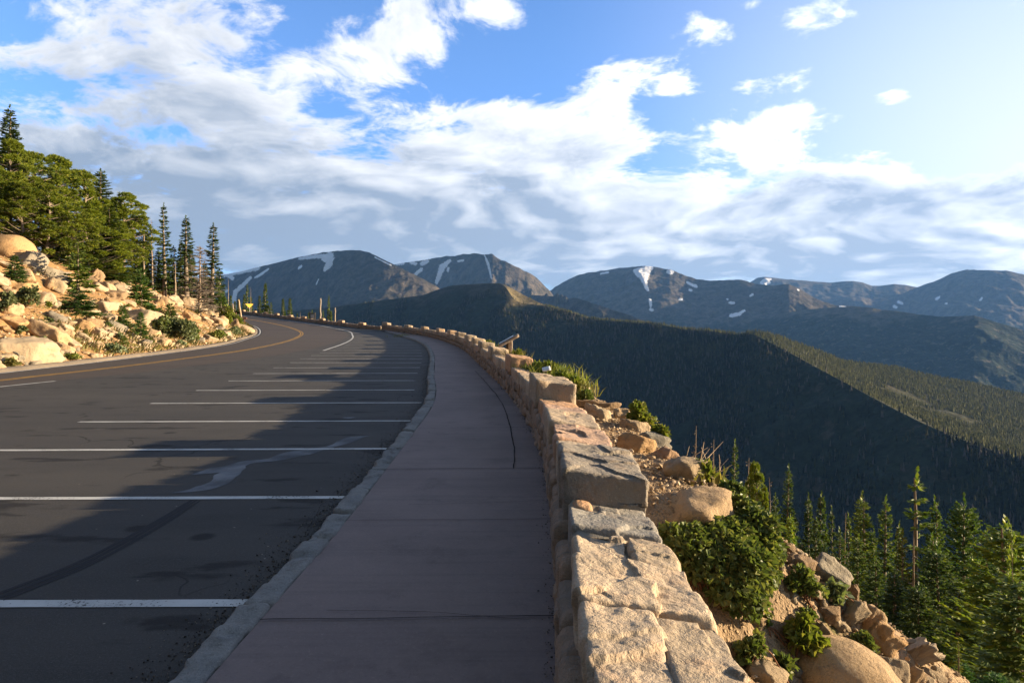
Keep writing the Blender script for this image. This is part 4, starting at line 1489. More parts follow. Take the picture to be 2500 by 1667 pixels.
LEFT = [
    (16, 600, 116, 78, 'ochre', "huge smooth orange-tan boulder under the pines at the slope top", 'R0', 0.30),
    (72, 632, 56, 56, 'grey', "cracked grey boulder beside the huge smooth orange-tan boulder", 'B1', 0),
    (123, 662, 54, 26, 'grey', "flat grey rock left of the tall sapling's crown", 'B3', 0.35),
    (125, 690, 56, 36, 'tan', "blocky tan boulder with a shadowed face left of the tall sapling", 'B7', 0.2),
    (30, 694, 78, 32, 'ochre', "long orange ledge below the small dark spruce", 'B6', 0.15),
    (100, 722, 62, 36, 'pale', "pale boulder left of the sprawling dark evergreen mat", 'B5', 0.2),
    (126, 741, 40, 24, 'grey', "greyish white boulder touching the sprawling dark evergreen mat", 'B4', 0.1),
    (30, 784, 58, 36, 'ochre', "orange-stained block above the largest pale boulder", 'B0', 0.25),
    (112, 812, 88, 50, 'warm', "large slanting tan slab right of the orange-stained block", 'B2', 0.45),
    (150, 782, 54, 24, 'tan', "long tan slab leaning downhill below the dark evergreen mat", 'B6', 0.4),
    (200, 790, 42, 34, 'ochre', "orange boulder with rounded shoulders in mid slope", 'B1', 0.2),
    (52, 845, 130, 82, 'pale', "largest pale boulder just above the road berm", 'B5', 0.35),
    (160, 809, 32, 22, 'warm', "small orange-tan block beside the large slanting slab", 'B7', 0.2),
    (198, 821, 46, 28, 'pale', "cracked pale block low on the slope below the orange boulder", 'B9', 0.2),
    (238, 810, 42, 32, 'pale', "pale stepped boulder right of the cracked pale block", 'B8', 0.2),
    (150, 846, 48, 30, 'warm', "angular tan block right of the largest pale boulder's crest", 'B1', 0.3),
    (128, 860, 42, 34, 'tan', "rough greyish tan block at the foot of the largest pale boulder", 'B4', 0.3),
    (67, 885, 40, 18, 'grey', "small grey block by the road below the largest pale boulder", 'B3', 0.1),
    (10, 873, 46, 32, 'tan', "tan rock at the very left by the road berm", 'B5', 0.2),
    (36, 869, 42, 28, 'grey', "grey-brown wedge under the left side of the largest pale boulder", 'B2', 0.5),
    (230, 668, 36, 32, 'brown', "brown rock right of the tall sapling's crown", 'B7', 0.3),
    (262, 668, 50, 28, 'pale', "pale slab tilted steeply against the dark shrubby spruce", 'B6', 0.7),
    (296, 700, 28, 34, 'warm', "tan upright boulder with a sunlit right face beside the bushy spruce", 'B8', 0.1),
    (274, 695, 42, 26, 'brown', "dark brown boulder leaning behind the tan upright boulder", 'B0', 0.2),
    (250, 699, 48, 26, 'tan', "tan boulder with a pale rounded end near mid slope", 'B2', 0.1),
    (274, 717, 50, 22, 'brown', "flat brown rock under the tan upright boulder", 'B3', 0.15),
    (258, 746, 62, 42, 'pale', "pale blocky outcrop right of the dark evergreen mat", 'B5', 0.25),
    (277, 796, 22, 20, 'ochre', "small round orange rock left of the spire-topped sapling", 'R1', 0),
    (228, 867, 32, 14, 'tan', "flat tan rock lying near the road berm below the bushes", 'B3', 0.1),
    (349, 774, 78, 60, 'pale', "big pale slab face right of the spire-topped sapling", 'B1', 0.15),
    (400, 739, 34, 34, 'warm', "leaning brownish block with a bright upper edge right of the bushy spruce", 'B4', 0.5),
    (422, 734, 38, 36, 'pale', "bright pale pointed boulder near the slope's skyline", 'B0', 0.45),
    (457, 734, 54, 30, 'tan', "low tan ledge on the skyline left of the dead grey tree", 'B3', 0.3),
    (382, 729, 24, 30, 'tan', "narrow tan block directly right of the bushy spruce", 'B8', 0),
    (453, 770, 34, 28, 'ochre', "orange boulder above the willow bush", 'B9', 0.2),
    (464, 789, 34, 20, 'warm', "warm tan slab on the right of the willow bush top", 'B7', 0.25),
    (500, 779, 30, 22, 'pale', "pale tilted slab below the dead grey tree", 'B6', 0.5),
    (471, 803, 20, 16, 'pale', "small white block at the right edge of the willow bush", 'B8', 0.1),
    (381, 830, 58, 20, 'warm', "long low tan rock under the willow bush by the road", 'B3', 0.15),
    (541, 781, 26, 26, 'warm', "rounded tan boulder at the right end of the slope", 'R1', 0),
    (589, 799, 54, 22, 'tan', "smooth low boulder beside the leaning gate post at the bend", 'R2', 0.25),
    (537, 801, 18, 18, 'pale', "small pale wedge below the rounded tan boulder", 'B4', 0.3),
    (510, 761, 42, 18, 'tan', "flat skyline ledge at the foot of the dead grey tree", 'B3', 0.2),
    (525, 785, 30, 20, 'brown', "brown split rock left of the rounded tan boulder", 'B2', 0.4),
]
for u, v, w, h, t, lab, mk, roll in LEFT:
    me = (ROUND if mk[0] == 'R' else BLOCKS)[int(mk[1])]
    boulder(u, v, w, h, t, lab, me, roll=roll)

# smaller rocks scattered between them
def slope_rocks(n, seed):
    r = random.Random(seed)
    k = 0
    tries = 0
    while k < n and tries < 4000:
        tries += 1
        u = r.uniform(0, 570)
        top = np.interp(u, [0, 100, 230, 330, 430, 520, 570], [640, 655, 665, 700, 735, 765, 790])
        bot = np.interp(u, [0, 100, 280, 421, 500, 560, 600], [895, 885, 865, 848, 838, 826, 812])
        v = r.uniform(top, bot)
        if r.random() > (1.0 if u < 300 else 0.75):
            continue
        w = r.choice([14, 17, 20, 24, 30, 36, 44, 54]) * (1.0 if u < 300 else 0.72)
        t = r.choice(['tan', 'pale', 'warm', 'ochre', 'tan', 'warm', 'grey', 'brown', 'pale'])
        o = boulder(u, v, w, w * r.uniform(0.35, 0.65), t, "small angular rock lying in the rubble of the sunny slope left of the road",
                    r.choice(SMALL + BLOCKS[:3]), yaw=r.uniform(-1.5, 1.5), roll=r.uniform(0, 0.6), sink=0.25, name="rock", group="small rocks on the slope left of the road")
        if o:
            o["category"] = "rock"
            k += 1


slope_rocks(186, 4)
r2 = random.Random(77)
for k in range(22):      # the rubble goes on a little past the left of the view
    boulder(r2.uniform(-330, -20), r2.uniform(640, 900), r2.choice([30, 44, 60, 80, 110]), r2.uniform(20, 50), r2.choice(['tan', 'pale', 'warm', 'ochre', 'grey']),
            "weathered block in the part of the left slope nearest the camera", r2.choice(BLOCKS), roll=r2.uniform(0, 0.5), group="blocks on the near part of the left slope")

RIGHT = [
    (2076, 1668, 250, 150, 'warm', "big smooth speckled boulder nearest the camera below the wall", 'R1', 0.22, 0.0),
    (1466, 1013, 72, 36, 'pale', "pale pinkish rock tilted beside the second raised wall block", 'B3', 0.35, None),
    (1523, 1016, 48, 36, 'warm', "tan block with a bright right face next to the pale pinkish rock", 'B0', -0.3, None),
    (1555, 1042, 74, 28, 'tan', "flat mossy tan rock above the rounded orange-tan boulder", 'B3', 0.2, None),
    (1557, 1086, 82, 58, 'ochre', "rounded orange-tan boulder leaning on the back of the wall", 'B1', 0.25, None),
    (1598, 1074, 82, 40, 'cool', "bluish grey banded rock behind the rounded orange-tan boulder", 'B5', 0.4, None),
    (1462, 990, 96, 26, 'brown', "long brown ledge behind the wall below the pale white rock", 'B6', 0.1, None),
    (1628, 1112, 66, 40, 'pink', "pinkish brown rock right of the rounded orange-tan boulder", 'B7', 0.35, None),
    (1427, 954, 38, 22, 'pale', "pale white rock among the green plants behind the wall", 'R0', 0.1, None),
    (1678, 1148, 124, 66, 'tan', "broad tan rock at the gravel terrace's upper edge", 'B5', 0.3, None),
    (1712, 1252, 200, 104, 'warm', "large flat-topped ledge rock above the leafy shrub", 'B5', 0.10, 0.1),
    (1738, 1190, 34, 24, 'tan', "small tan rock between the broad rock and the ledge", 'B7', 0.3, None),
    (2036, 1412, 106, 74, 'grey', "rounded grey boulder standing on the slope edge above the trees", 'B0', 0.35, None),
    (2112, 1446, 68, 62, 'pale', "white-topped wedge boulder next to the rounded grey boulder", 'B4', 0.5, None),
    (2166, 1470, 46, 46, 'tan', "dark-sided boulder right of the white-topped wedge", 'R0', 0.6, None),
    (2086, 1452, 34, 50, 'brown', "brown rock tucked between the grey boulder and the wedge", 'B8', 0.2, None),
    (2234, 1540, 112, 96, 'brown', "big weathered boulder on the slope edge lowest before the trees", 'B9', 0.6, None),
    (2160, 1560, 100, 72, 'ochre', "sunlit orange slab leaning in the middle of the rubble", 'B6', 0.75, None),
    (2134, 1502, 62, 42, 'warm', "bright tan block above the sunlit orange slab", 'B7', 0.3, None),
    (2342, 1628, 106, 74, 'grey', "flat grey boulder at the bottom right beside the low juniper", 'B3', 0.55, None),
    (2080, 1502, 40, 62, 'tan', "tall leaning tan slab left of the bright block", 'B2', 1.0, None),
    (2053, 1474, 28, 36, 'cool', "small bluish white rock behind the leafy plant", 'B8', 0.2, None),
    (2006, 1543, 32, 34, 'tan', "small upright tan flake in the gravel", 'B2', 0.9, None),
    (1878, 1652, 110, 60, 'tan', "half-buried tan rock against the outer foot of the wall", 'B5', 0.6, None),
    (1884, 1296, 34, 44, 'pale', "pale rock peeping out right of the leafy shrub", 'B4', 0.5, None),
    (2235, 1500, 60, 36, 'grey', "flat greyish slab in front of the big weathered boulder", 'B3', 0.4, None),
    (2260, 1600, 46, 90, 'pale', "long pale splinter of rock pointing down the slope", 'B6', 1.0, None),
    (2180, 1640, 70, 70, 'tan', "square tan block right of the big smooth speckled boulder", 'B1', 0.3, None),
    (2310, 1580, 60, 40, 'brown', "brown block under the big weathered boulder", 'B0', 0.4, None),
    (2232, 1655, 52, 56, 'warm', "warm tan block at the bottom edge near the pale splinter", 'B7', 0.6, None),
    (1960, 1378, 80, 44, 'brown', "brown crumbling ledge at the top of the rubble slope", 'B5', 0.5, None),
    (1990, 1440, 60, 26, 'tan', "low tan rock sunk in the gravel left of the grey boulder", 'B3', 0.45, None),
    (1850, 1520, 36, 34, 'warm', "pointed tan stone by the outer foot of the wall", 'B4', 0.4, None),
    (2290, 1410, 0, 0, 'tan', "", 'B0', 0, None),
]
for u, v, w, h, t, lab, mk, roll, yaw in RIGHT:
    if w:
        me = (ROUND if mk[0] == 'R' else BLOCKS)[int(mk[1])]
        boulder(u, v, w, h, t, lab, me, roll=roll, yaw=yaw)
r = random.Random(9)
k = 0
while k < 84:
    u = r.uniform(1800, 2340)
    top = np.interp(u, [1800, 1913, 2083, 2232, 2338], [1300, 1345, 1440, 1550, 1680])
    v = r.uniform(top, 1690)
    if r.random() > np.interp(u, [1800, 2000, 2150], [0.35, 0.9, 1.0]):
        continue
    w = r.choice([12, 16, 20, 24, 30, 40, 52])
    o = boulder(u, v, w, w * r.uniform(0.4, 0.75), r.choice(['tan', 'warm', 'pale', 'brown', 'grey', 'tan', 'pink']), "small broken rock in the steep rubble right of the wall",
                r.choice(SMALL), yaw=r.uniform(-1, 1), roll=r.uniform(0.2, 0.9), sink=0.2, name="rock", group="small rocks on the slope right of the wall")
    if o:
        o["category"] = "rock"
        k += 1

for u, v, w in [(1902, 1325, 30), (1925, 1338, 38), (1952, 1350, 34), (1980, 1366, 40), (2000, 1382, 30), (1930, 1368, 34), (1962, 1392, 44), (1902, 1385, 26), (1940, 1405, 30), (1990, 1410, 36), (2015, 1432, 30), (1975, 1436, 26), (1915, 1440, 22), (2010, 1470, 34), (1990, 1500, 26), (2030, 1510, 30)]:
    boulder(u, v, w, w * r.uniform(0.5, 0.8), r.choice(['tan', 'warm', 'brown', 'pale', 'grey']), "small broken rock in the steep rubble right of the wall",
            r.choice(SMALL), yaw=r.uniform(-1, 1), roll=r.uniform(0.2, 0.7), sink=0.2, name="rock", group="small rocks on the slope right of the wall")

# gravel and grit: countless, one mass each
def pebbles(name, P, size, label, cols, seed, mat):
    r_ = np.random.default_rng(seed)
    bm = bmesh.new()
    bmesh.ops.create_icosphere(bm, subdivisions=1, radius=1.0)
    d = np.array([v.co[:] for v in bm.verts])
    f = np.array([[v.index for v in fc.verts] for fc in bm.faces])
    bm.free()
    n = len(P)
    s = size * np.exp(r_.normal(0, 0.45, n))
    V = d[None] * (1 + r_.uniform(-0.28, 0.28, (n, len(d), 1)))
    sq = np.stack([r_.uniform(0.8, 1.3, n), r_.uniform(0.6, 1.0, n), r_.uniform(0.4, 0.8, n)], 1)
    V = V * sq[:, None, :] * s[:, None, None]
    a = r_.uniform(0, 6.28, n)
    c_, s_ = np.cos(a)[:, None], np.sin(a)[:, None]
    V = np.stack([V[..., 0] * c_ - V[..., 1] * s_, V[..., 0] * s_ + V[..., 1] * c_, V[..., 2]], -1)
    V = V + P[:, None, :] + np.array([0, 0, 1])[None, None] * (s * 0.25)[:, None, None]
    Fc = f[None] + (np.arange(n) * len(d))[:, None, None]
    me = mesh_np(name, V.reshape(-1, 3), [Fc.reshape(-1, 3)], False, {'tone': np.repeat(r_.random(n), len(d))})
    o = link(name, me, mat)
    return tag(o, label, "gravel", kind="stuff")


def mat_pebble(name, cols):
    m, N, out = new_mat(name)
    t = attr(N, 'tone')
    c = N.mix(N.smooth(t, 0.2, 0.5), cols[0], cols[1])
    c = N.mix(N.smooth(t, 0.7, 0.9), c, cols[2])
    g = N.noise(obj_co(N), 90.0, 3, 0.7)
    principled(N, out, c, 0.9, N.bump(N.m('MULTIPLY', g, 0.006), 0.6, 1.0), 0.2)
    return m


rg = np.random.default_rng(8)
m_gravel = mat_pebble("tan_gravel", [(0.24, 0.17, 0.10), (0.36, 0.26, 0.16), (0.50, 0.40, 0.28)])
m_grit = mat_pebble("dark_grit", [(0.035, 0.032, 0.03), (0.08, 0.065, 0.05), (0.22, 0.19, 0.15)])
# right slope
y = np.exp(rg.uniform(np.log(2.2), np.log(14), 9000))
d = 0.05 + np.abs(rg.normal(0, 1.9, 9000))
x = np.interp(y, WO[:, 1], WO[:, 0]) + d
keep = (fbm(xy3(x, y, 1.3), 3, seed=3) > -0.25)
x, y = x[keep], y[keep]
pebbles("gravel", np.stack([x, y, ground(x, y) + 0.03], 1), 0.011 + 0.001, "tan gravel strewn over the shelf and slope behind the wall", None, 5, m_gravel)
# left slope rubble
u = rg.uniform(-10, 600, 9000)
v = rg.uniform(0, 1, 9000)
xl, yl = [], []
yy = rg.uniform(17, 95, 14000)
dd = 0.9 + np.abs(rg.normal(0, 4.5, 14000))
ex = np.interp(yy, EDGE_IN[:, 1], EDGE_IN[:, 0])
xx = ex - dd
keep = (fbm(xy3(xx, yy, 0.6), 3, seed=13) > -0.2) & (dd < 14)
xx, yy = xx[keep], yy[keep]
pebbles("rubble", np.stack([xx, yy, ground(xx, yy) + 0.04], 1), 0.050, "small stones and rubble strewn over the slope left of the road", None, 6, m_gravel)
# grit along the kerb foot
yk = np.exp(rg.uniform(np.log(2.6), np.log(26), 5200))
xk = np.interp(yk, KERB[:, 1], KERB[:, 0]) - 0.01 - np.abs(rg.normal(0, 0.15, 5200))
pebbles("grit", np.stack([xk, yk, np.full(5200, 0.003)], 1), 0.0040, "dark grit gathered on the asphalt along the kerb", None, 7, m_grit)
yk = np.exp(rg.uniform(np.log(2.6), np.log(26), 1500))
xk = np.interp(yk, WALL[:, 1], WALL[:, 0]) - 0.0 - np.abs(rg.normal(0, 0.05, 1500))
pebbles("grit", np.stack([xk, yk, np.full(1500, 0.126)], 1), 0.0036, "dark grit gathered on the pavement at the wall's foot", None, 8, m_grit)

# ------------------------------------------------------------------ plant materials
def mat_leaf(name, c1, c2, c3, trans=0.25, nscale=1.2, rough=0.6):
    m, N, out = new_mat(name)
    co = obj_co(N)
    oi = N.add('ShaderNodeObjectInfo')
    geo = N.add('ShaderNodeNewGeometry')
    t = geo.outputs['Random Per Island']
    big = N.noise(co, nscale, 3, 0.6)
    c = N.mix(N.smooth(big, 0.35, 0.65), c1, c2)
    c = N.mix(N.smooth(t, 0.55, 1.0, 0, 0.85), c, c3)
    c = N.mix(1.0, c, oi.outputs['Color'], 'MULTIPLY')
    d = N.add('ShaderNodeBsdfPrincipled')
    N.put(d.inputs['Base Color'], c)
    N.put(d.inputs['Roughness'], rough)
    N.put(d.inputs['Specular IOR Level'], 0.25)
    tr = N.add('ShaderNodeBsdfTranslucent')
    N.put(tr.inputs[0], N.mix(1.0, c, (1.5, 1.6, 0.7), 'MULTIPLY'))
    mx = N.add('ShaderNodeMixShader')
    N.put(mx.inputs[0], trans)
    N.put(mx.inputs[1], d.outputs[0])
    N.put(mx.inputs[2], tr.outputs[0])
    N.put(out.inputs[0], mx.outputs[0])
    return m


def mat_bark(name, c1, c2):
    m, N, out = new_mat(name)
    co = N.vm('MULTIPLY', obj_co(N), (1.0, 1.0, 0.25))
    a = N.noise(co, 14.0, 5, 0.7)
    b = N.noise(obj_co(N), 1.5, 3, 0.6)
    c = N.mix(N.smooth(a, 0.38, 0.62), c1, c2)
    c = N.mix(N.smooth(b, 0.5, 0.7, 0, 0.5), c, tuple(0.55 * q for q in c1))
    principled(N, out, c, 0.9, N.bump(N.m('MULTIPLY', a, 0.03), 0.8, 1.0), 0.15)
    return m


m_spruce = mat_leaf("spruce_needles", (0.045, 0.082, 0.024), (0.080, 0.118, 0.028), (0.15, 0.17, 0.038), 0.22, 0.9)
m_pine = mat_leaf("pine_needles", (0.055, 0.095, 0.016), (0.125, 0.175, 0.022), (0.25, 0.27, 0.035), 0.22, 0.7)
m_bark = mat_bark("grey_bark", (0.16, 0.125, 0.095), (0.26, 0.21, 0.165))
m_snag = mat_bark("weathered_wood", (0.22, 0.165, 0.12), (0.34, 0.27, 0.20))
m_twig = mat_bark("dead_twigs", (0.13, 0.108, 0.09), (0.22, 0.185, 0.155))


def tube(pts, radii, k=7):
    p = np.asarray(pts, float)
    t = np.gradient(p, axis=0)
    t /= np.maximum(np.linalg.norm(t, axis=1)[:, None], 1e-9)
    ref = np.where(np.abs(t[:, 2:3]) > 0.9, np.array([[1.0, 0, 0]]), np.array([[0, 0, 1.0]]))
    a = np.cross(t, ref)
    a /= np.linalg.norm(a, axis=1)[:, None]
    b = np.cross(t, a)
    th = np.linspace(0, 2 * np.pi, k, endpoint=False)
    V = p[:, None, :] + (a[:, None, :] * np.cos(th)[None, :, None] + b[:, None, :] * np.sin(th)[None, :, None]) * np.asarray(radii, float)[:, None, None]
    i = np.arange(len(p) * k).reshape(len(p), k)
    q = np.stack([i[:-1], np.roll(i[:-1], -1, 1), np.roll(i[1:], -1, 1), i[1:]], -1).reshape(-1, 4)
    return V.reshape(-1, 3), q


def diamonds(P, D, L, W, U):
    """narrow leaf-like diamonds: base P, direction D, length L, half width W, side vector U"""
    tip = P + D * L[:, None]
    mid = P + D * (L * 0.42)[:, None]
    V = np.stack([P, mid + U * W[:, None], tip, mid - U * W[:, None]], 1)
    n = len(P)
    return V.reshape(-1, 3), np.arange(n * 4).reshape(n, 4)


def unit(v):
    return v / np.maximum(np.linalg.norm(v, axis=-1, keepdims=True), 1e-9)


def spruce_crown(h, r, seed, bare=0.06, tw=0.20, gap=0.26, power=0.8, fill=1.0, ragged=0.25, flag=0.0):
    g = np.random.default_rng(seed)
    P, D, L, W, U = [], [], [], [], []
    zs = []
    z = bare * h
    while z < h - 0.04 * h:
        zs.append(z)
        f = 1 - z / h
        z += gap * (0.45 + 0.75 * f) * g.uniform(0.75, 1.25)
    for z in zs:
        f = (h - z) / (h * (1 - bare))
        n = int(g.integers(5, 8) * (0.6 + 0.4 * fill))
        a0 = g.uniform(0, 6.28)
        lay = g.uniform(0.78, 1.15)
        for j in range(n):
            if g.random() > fill:
                continue
            a = a0 + j * 6.283 / n + g.normal(0, 0.22)
            ln = r * (f ** power) * lay * g.uniform(1 - ragged, 1 + ragged * 0.6) + 0.05 * h / 8
            if flag:
                ln *= 1 + flag * math.cos(a)
            p0 = 0.55 * (1 - f) ** 1.5 - 0.30 * f
            cv = 0.22 * f
            hd = np.array([math.cos(a), math.sin(a), 0])
            sd = np.array([-math.sin(a), math.cos(a), 0])
            m = max(3, int(ln / tw * 2.8))
            t = (np.arange(m) + g.uniform(0.3, 0.9, m)) / m
            zj = z + g.normal(0, gap * 0.40)
            base = np.array([0, 0, zj]) + hd * (ln * t)[:, None] + np.array([0, 0, 1]) * (ln * (p0 * t + cv * t * t))[:, None]
            tl = 1.30 * tw * (0.55 + 0.75 * np.sin(np.pi * np.clip(t * 0.9 + 0.08, 0, 1))) * g.uniform(0.75, 1.3, m) * (0.55 + 0.45 * f)
            for s in (-1, 1):
                d = unit(hd * 0.75 + sd * s * g.uniform(0.5, 1.0, (m, 1)) + np.array([0, 0, 1]) * g.uniform(-0.55, 0.25, (m, 1)))
                P.append(base)
                D.append(d)
                L.append(tl)
                W.append(tl * g.uniform(0.20, 0.32, m))
                U.append(unit(np.cross(d, np.array([0, 0, 1.0]) + g.normal(0, 0.45, (m, 3)))))
            d = unit(hd + np.array([0, 0, 1]) * g.uniform(-0.1, 0.5, (m, 1)) + sd * g.normal(0, 0.3, (m, 1)))
            P.append(base)
            D.append(d)
            L.append(tl * 0.9)
            W.append(tl * 0.22)
            U.append(unit(np.cross(d, sd + g.normal(0, 0.5, (m, 3)))))
    # leader
    m = 14
    t = np.linspace(0.0, 1, m)
    a = g.uniform(0, 6.28, m)
    P.append(np.stack([0 * t, 0 * t, h * (0.93 + 0.07 * t)], 1))
    D.append(unit(np.stack([np.cos(a), np.sin(a), 0.9 + 1.5 * t], 1)))
    L.append(np.full(m, 0.02 * h) * (1.3 - t * 0.6))
    W.append(np.full(m, 0.005 * h))
    U.append(unit(np.stack([-np.sin(a), np.cos(a), 0 * a], 1)))
    return diamonds(np.vstack(P), np.vstack(D), np.concatenate(L), np.concatenate(W), np.vstack(U))


def trunk_mesh(h, r, seed, top=0.97, k=7, wob=0.02):
    g = np.random.default_rng(seed)
    n = 9
    z = np.linspace(-0.5, h * top, n)
    p = np.stack([np.cumsum(g.normal(0, wob, n)) * h / 8, np.cumsum(g.normal(0, wob, n)) * h / 8, z], 1)
    p[:2, :2] = 0
    p -= np.array([p[0, 0], p[0, 1], 0])
    return tube(p, np.linspace(r * 1.15, r * 0.10, n) ** 1.0, k)


def dead_branches(h, r, seed, n=60, lo=0.15, fork=3, thick=1.0):
    g = np.random.default_rng(seed)
    parts = []
    for i in range(n):
        z = h * g.uniform(lo, 0.97)
        f = (1 - z / h) ** 0.6
        a = g.uniform(0, 6.28)
        ln = r * f * g.uniform(0.35, 1.15) + 0.06
        hd = np.array([math.cos(a), math.sin(a), 0])
        b = np.array([0, 0, z])
        dz = g.uniform(-0.45, 0.15)
        t = np.linspace(0, 1, 4)
        p = b + hd * (ln * t)[:, None] + np.array([0, 0, 1]) * (ln * (dz * t + g.uniform(0.0, 0.3) * t * t))[:, None]
        parts.append(tube(p, np.linspace(0.014, 0.004, 4) * (0.6 + h / 12) * thick, 3))
        for q in range(fork):
            k = g.integers(1, 4)
            sd = unit(hd + g.normal(0, 0.8, 3))
            e = ln * g.uniform(0.15, 0.4)
            parts.append(tube(np.stack([p[k], p[k] + sd * e * 0.5, p[k] + sd * e]), [0.007 * thick, 0.005 * thick, 0.003 * thick], 3))
    return gather(parts)


def pine_crown(h, r, seed, clumps=95, base=0.12, flat=0.75, tuft=0.20, dens=1.25, blades=10):
    g = np.random.default_rng(seed)
    P, D, L, W, U = [], [], [], [], []
    limbs = []
    for i in range(clumps):
        t = g.uniform(0, 1) ** 0.85
        z = h * (base + (1 - base) * t)
        prof = math.sin(math.pi * min(0.98, 0.18 + 0.80 * t) ** 0.9) ** 0.7
        a = g.uniform(0, 6.28)
        rr = r * prof * g.uniform(0.30, 1.0) ** 0.6
        c = np.array([math.cos(a) * rr, math.sin(a) * rr, z])
        cr = g.uniform(0.22, 0.40) * h / 8
        limbs.append(c)
        n = int(g.integers(26, 40) * dens)
        d = unit(g.normal(0, 1, (n, 3)) + np.array([math.cos(a) * 0.6, math.sin(a) * 0.6, 0.75]))
        q = c + d * (cr * g.uniform(0.55, 1.0, (n, 1))) * np.array([1, 1, flat])
        for b in range(blades):
            dd = unit(d * 0.9 + g.normal(0, 0.62, (n, 3)) + np.array([0, 0, 0.30]))
            P.append(q)
            D.append(dd)
            L.append(np.full(n, tuft) * g.uniform(0.75, 1.25, n))
            W.append(np.full(n, tuft * 0.105))
            U.append(unit(np.cross(dd, g.normal(0, 1, (n, 3)))))
    return diamonds(np.vstack(P), np.vstack(D), np.concatenate(L), np.concatenate(W), np.vstack(U)), limbs


def pine_trunk(h, rad_, limbs, seed):
    g = np.random.default_rng(seed)
    n = 8
    z = np.linspace(-0.5, h * 0.92, n)
    p = np.stack([np.cumsum(g.normal(0, 0.05, n)), np.cumsum(g.normal(0, 0.05, n)), z], 1)
    p -= np.array([p[0, 0], p[0, 1], 0])
    parts = [tube(p, np.linspace(rad_, rad_ * 0.2, n), 7)]
    for c in limbs:
        zz = max(0.3, c[2] - np.hypot(c[0], c[1]) * g.uniform(0.25, 0.7))
        b = np.array([np.interp(zz, z, p[:, 0]), np.interp(zz, z, p[:, 1]), zz])
        m = (b + c) / 2 + g.normal(0, 0.08, 3)
        parts.append(tube(np.stack([b, m, c]), [rad_ * 0.32, rad_ * 0.2, rad_ * 0.08], 4))
    return gather(parts)


def leaf_cloud(blobs, n, size, seed, up=0.35, narrow=0.42, hang=0.0, shell=0.55):
    """leaves spread through the outer part of several ellipsoids: (cx,cy,cz, rx,ry,rz)"""
    g = np.random.default_rng(seed)
    B = np.asarray(blobs, float)
    w = (B[:, 3] * B[:, 4] + B[:, 4] * B[:, 5] + B[:, 3] * B[:, 5])
    k = g.choice(len(B), n, p=w / w.sum())
    d = unit(g.normal(0, 1, (n, 3)))
    d[:, 2] = np.where(d[:, 2] < -0.5, -d[:, 2], d[:, 2])
    rr = shell + (1.06 - shell) * g.random(n) ** 0.6
    P = B[k, :3] + d * B[k, 3:] * rr[:, None]
    D = unit(d * 0.6 + g.normal(0, 0.65, (n, 3)) + np.array([0, 0, up - hang]))
    Nn = unit(d + g.normal(0, 0.5, (n, 3)) + np.array([0, 0, 0.5]))
    U = unit(np.cross(D, Nn))
    Nn = np.cross(U, D)
    L = size * g.uniform(0.6, 1.3, n)
    W = L * narrow * g.uniform(0.8, 1.2, n)
    tip = P + D * L[:, None] - Nn * (L * 0.12)[:, None]
    m1 = P + D * (L * 0.35)[:, None]
    m2 = P + D * (L * 0.70)[:, None]
    fold = Nn * (W * 0.30)[:, None]
    V = np.stack([P, m1 + U * W[:, None] + fold, m2 + U * (W * 0.72)[:, None] + fold, tip, m2 - U * (W * 0.72)[:, None] + fold, m1 - U * W[:, None] + fold], 1).reshape(-1, 3)
    i = np.arange(n)[:, None] * 6
    F4 = np.vstack([i + np.array([[0, 1, 2, 3]]), i + np.array([[0, 3, 4, 5]])])
    return V, F4


def stems(blobs, root, n, rad_, seed):
    g = np.random.default_rng(seed)
    B = np.asarray(blobs, float)
    parts = []
    for i in range(n):
        b = B[g.integers(len(B))]
        d = unit(g.normal(0, 1, 3))
        e = b[:3] + d * b[3:] * 0.9
        s = np.array(root) + np.array([g.normal(0, 0.08), g.normal(0, 0.08), 0]) + np.array([b[0], b[1], 0]) * 0.45
        s[2] = root[2] - 0.1
        m = (s + e) / 2 + np.array([0, 0, 0.12 * np.linalg.norm(e - s)])
        parts.append(tube(np.stack([s, m, e]), [rad_, rad_ * 0.7, rad_ * 0.3], 4))
    return gather(parts)


def blades(n, rx, ry, h, seed, w=0.006, spread=0.35, clump=None):
    g = np.random.default_rng(seed)
    x, y = g.normal(0, rx * 0.5, n), g.normal(0, ry * 0.5, n)
    P = np.stack([x, y, np.zeros(n)], 1)
    D = unit(np.stack([g.normal(0, spread, n), g.normal(0, spread, n), np.ones(n)], 1))
    L = h * g.uniform(0.5, 1.1, n)
    U = unit(np.cross(D, g.normal(0, 1, (n, 3))))
    m = P + D * (L * 0.55)[:, None]
    tip = P + D * L[:, None] + np.stack([g.normal(0, 0.18, n) * L, g.normal(0, 0.18, n) * L, -0.08 * L], 1)
    W = w * g.uniform(0.7, 1.3, n)
    V = np.stack([P - U * W[:, None], P + U * W[:, None], m + U * (W * .8)[:, None], tip, m - U * (W * .8)[:, None]], 1).reshape(-1, 3)
    i = np.arange(n)[:, None] * 5
    return V, [np.vstack([i + np.array([[0, 1, 2, 4]])]), np.vstack([i + np.array([[4, 2, 3]])])]


# ------------------------------------------------------------------ prototype trees
def proto_spruce(h, r, seed, **k):
    v, f = spruce_crown(h, r, seed, **k)
    tv, tf = trunk_mesh(h, 0.016 * h + 0.02, seed)
    a, b = mesh_np("trunk", tv, [tf]), mesh_np("crown", v, [f], False)
    a.materials.append(m_bark)
    b.materials.append(m_spruce)
    return {'h': h, 'trunk': a, 'crown': b}


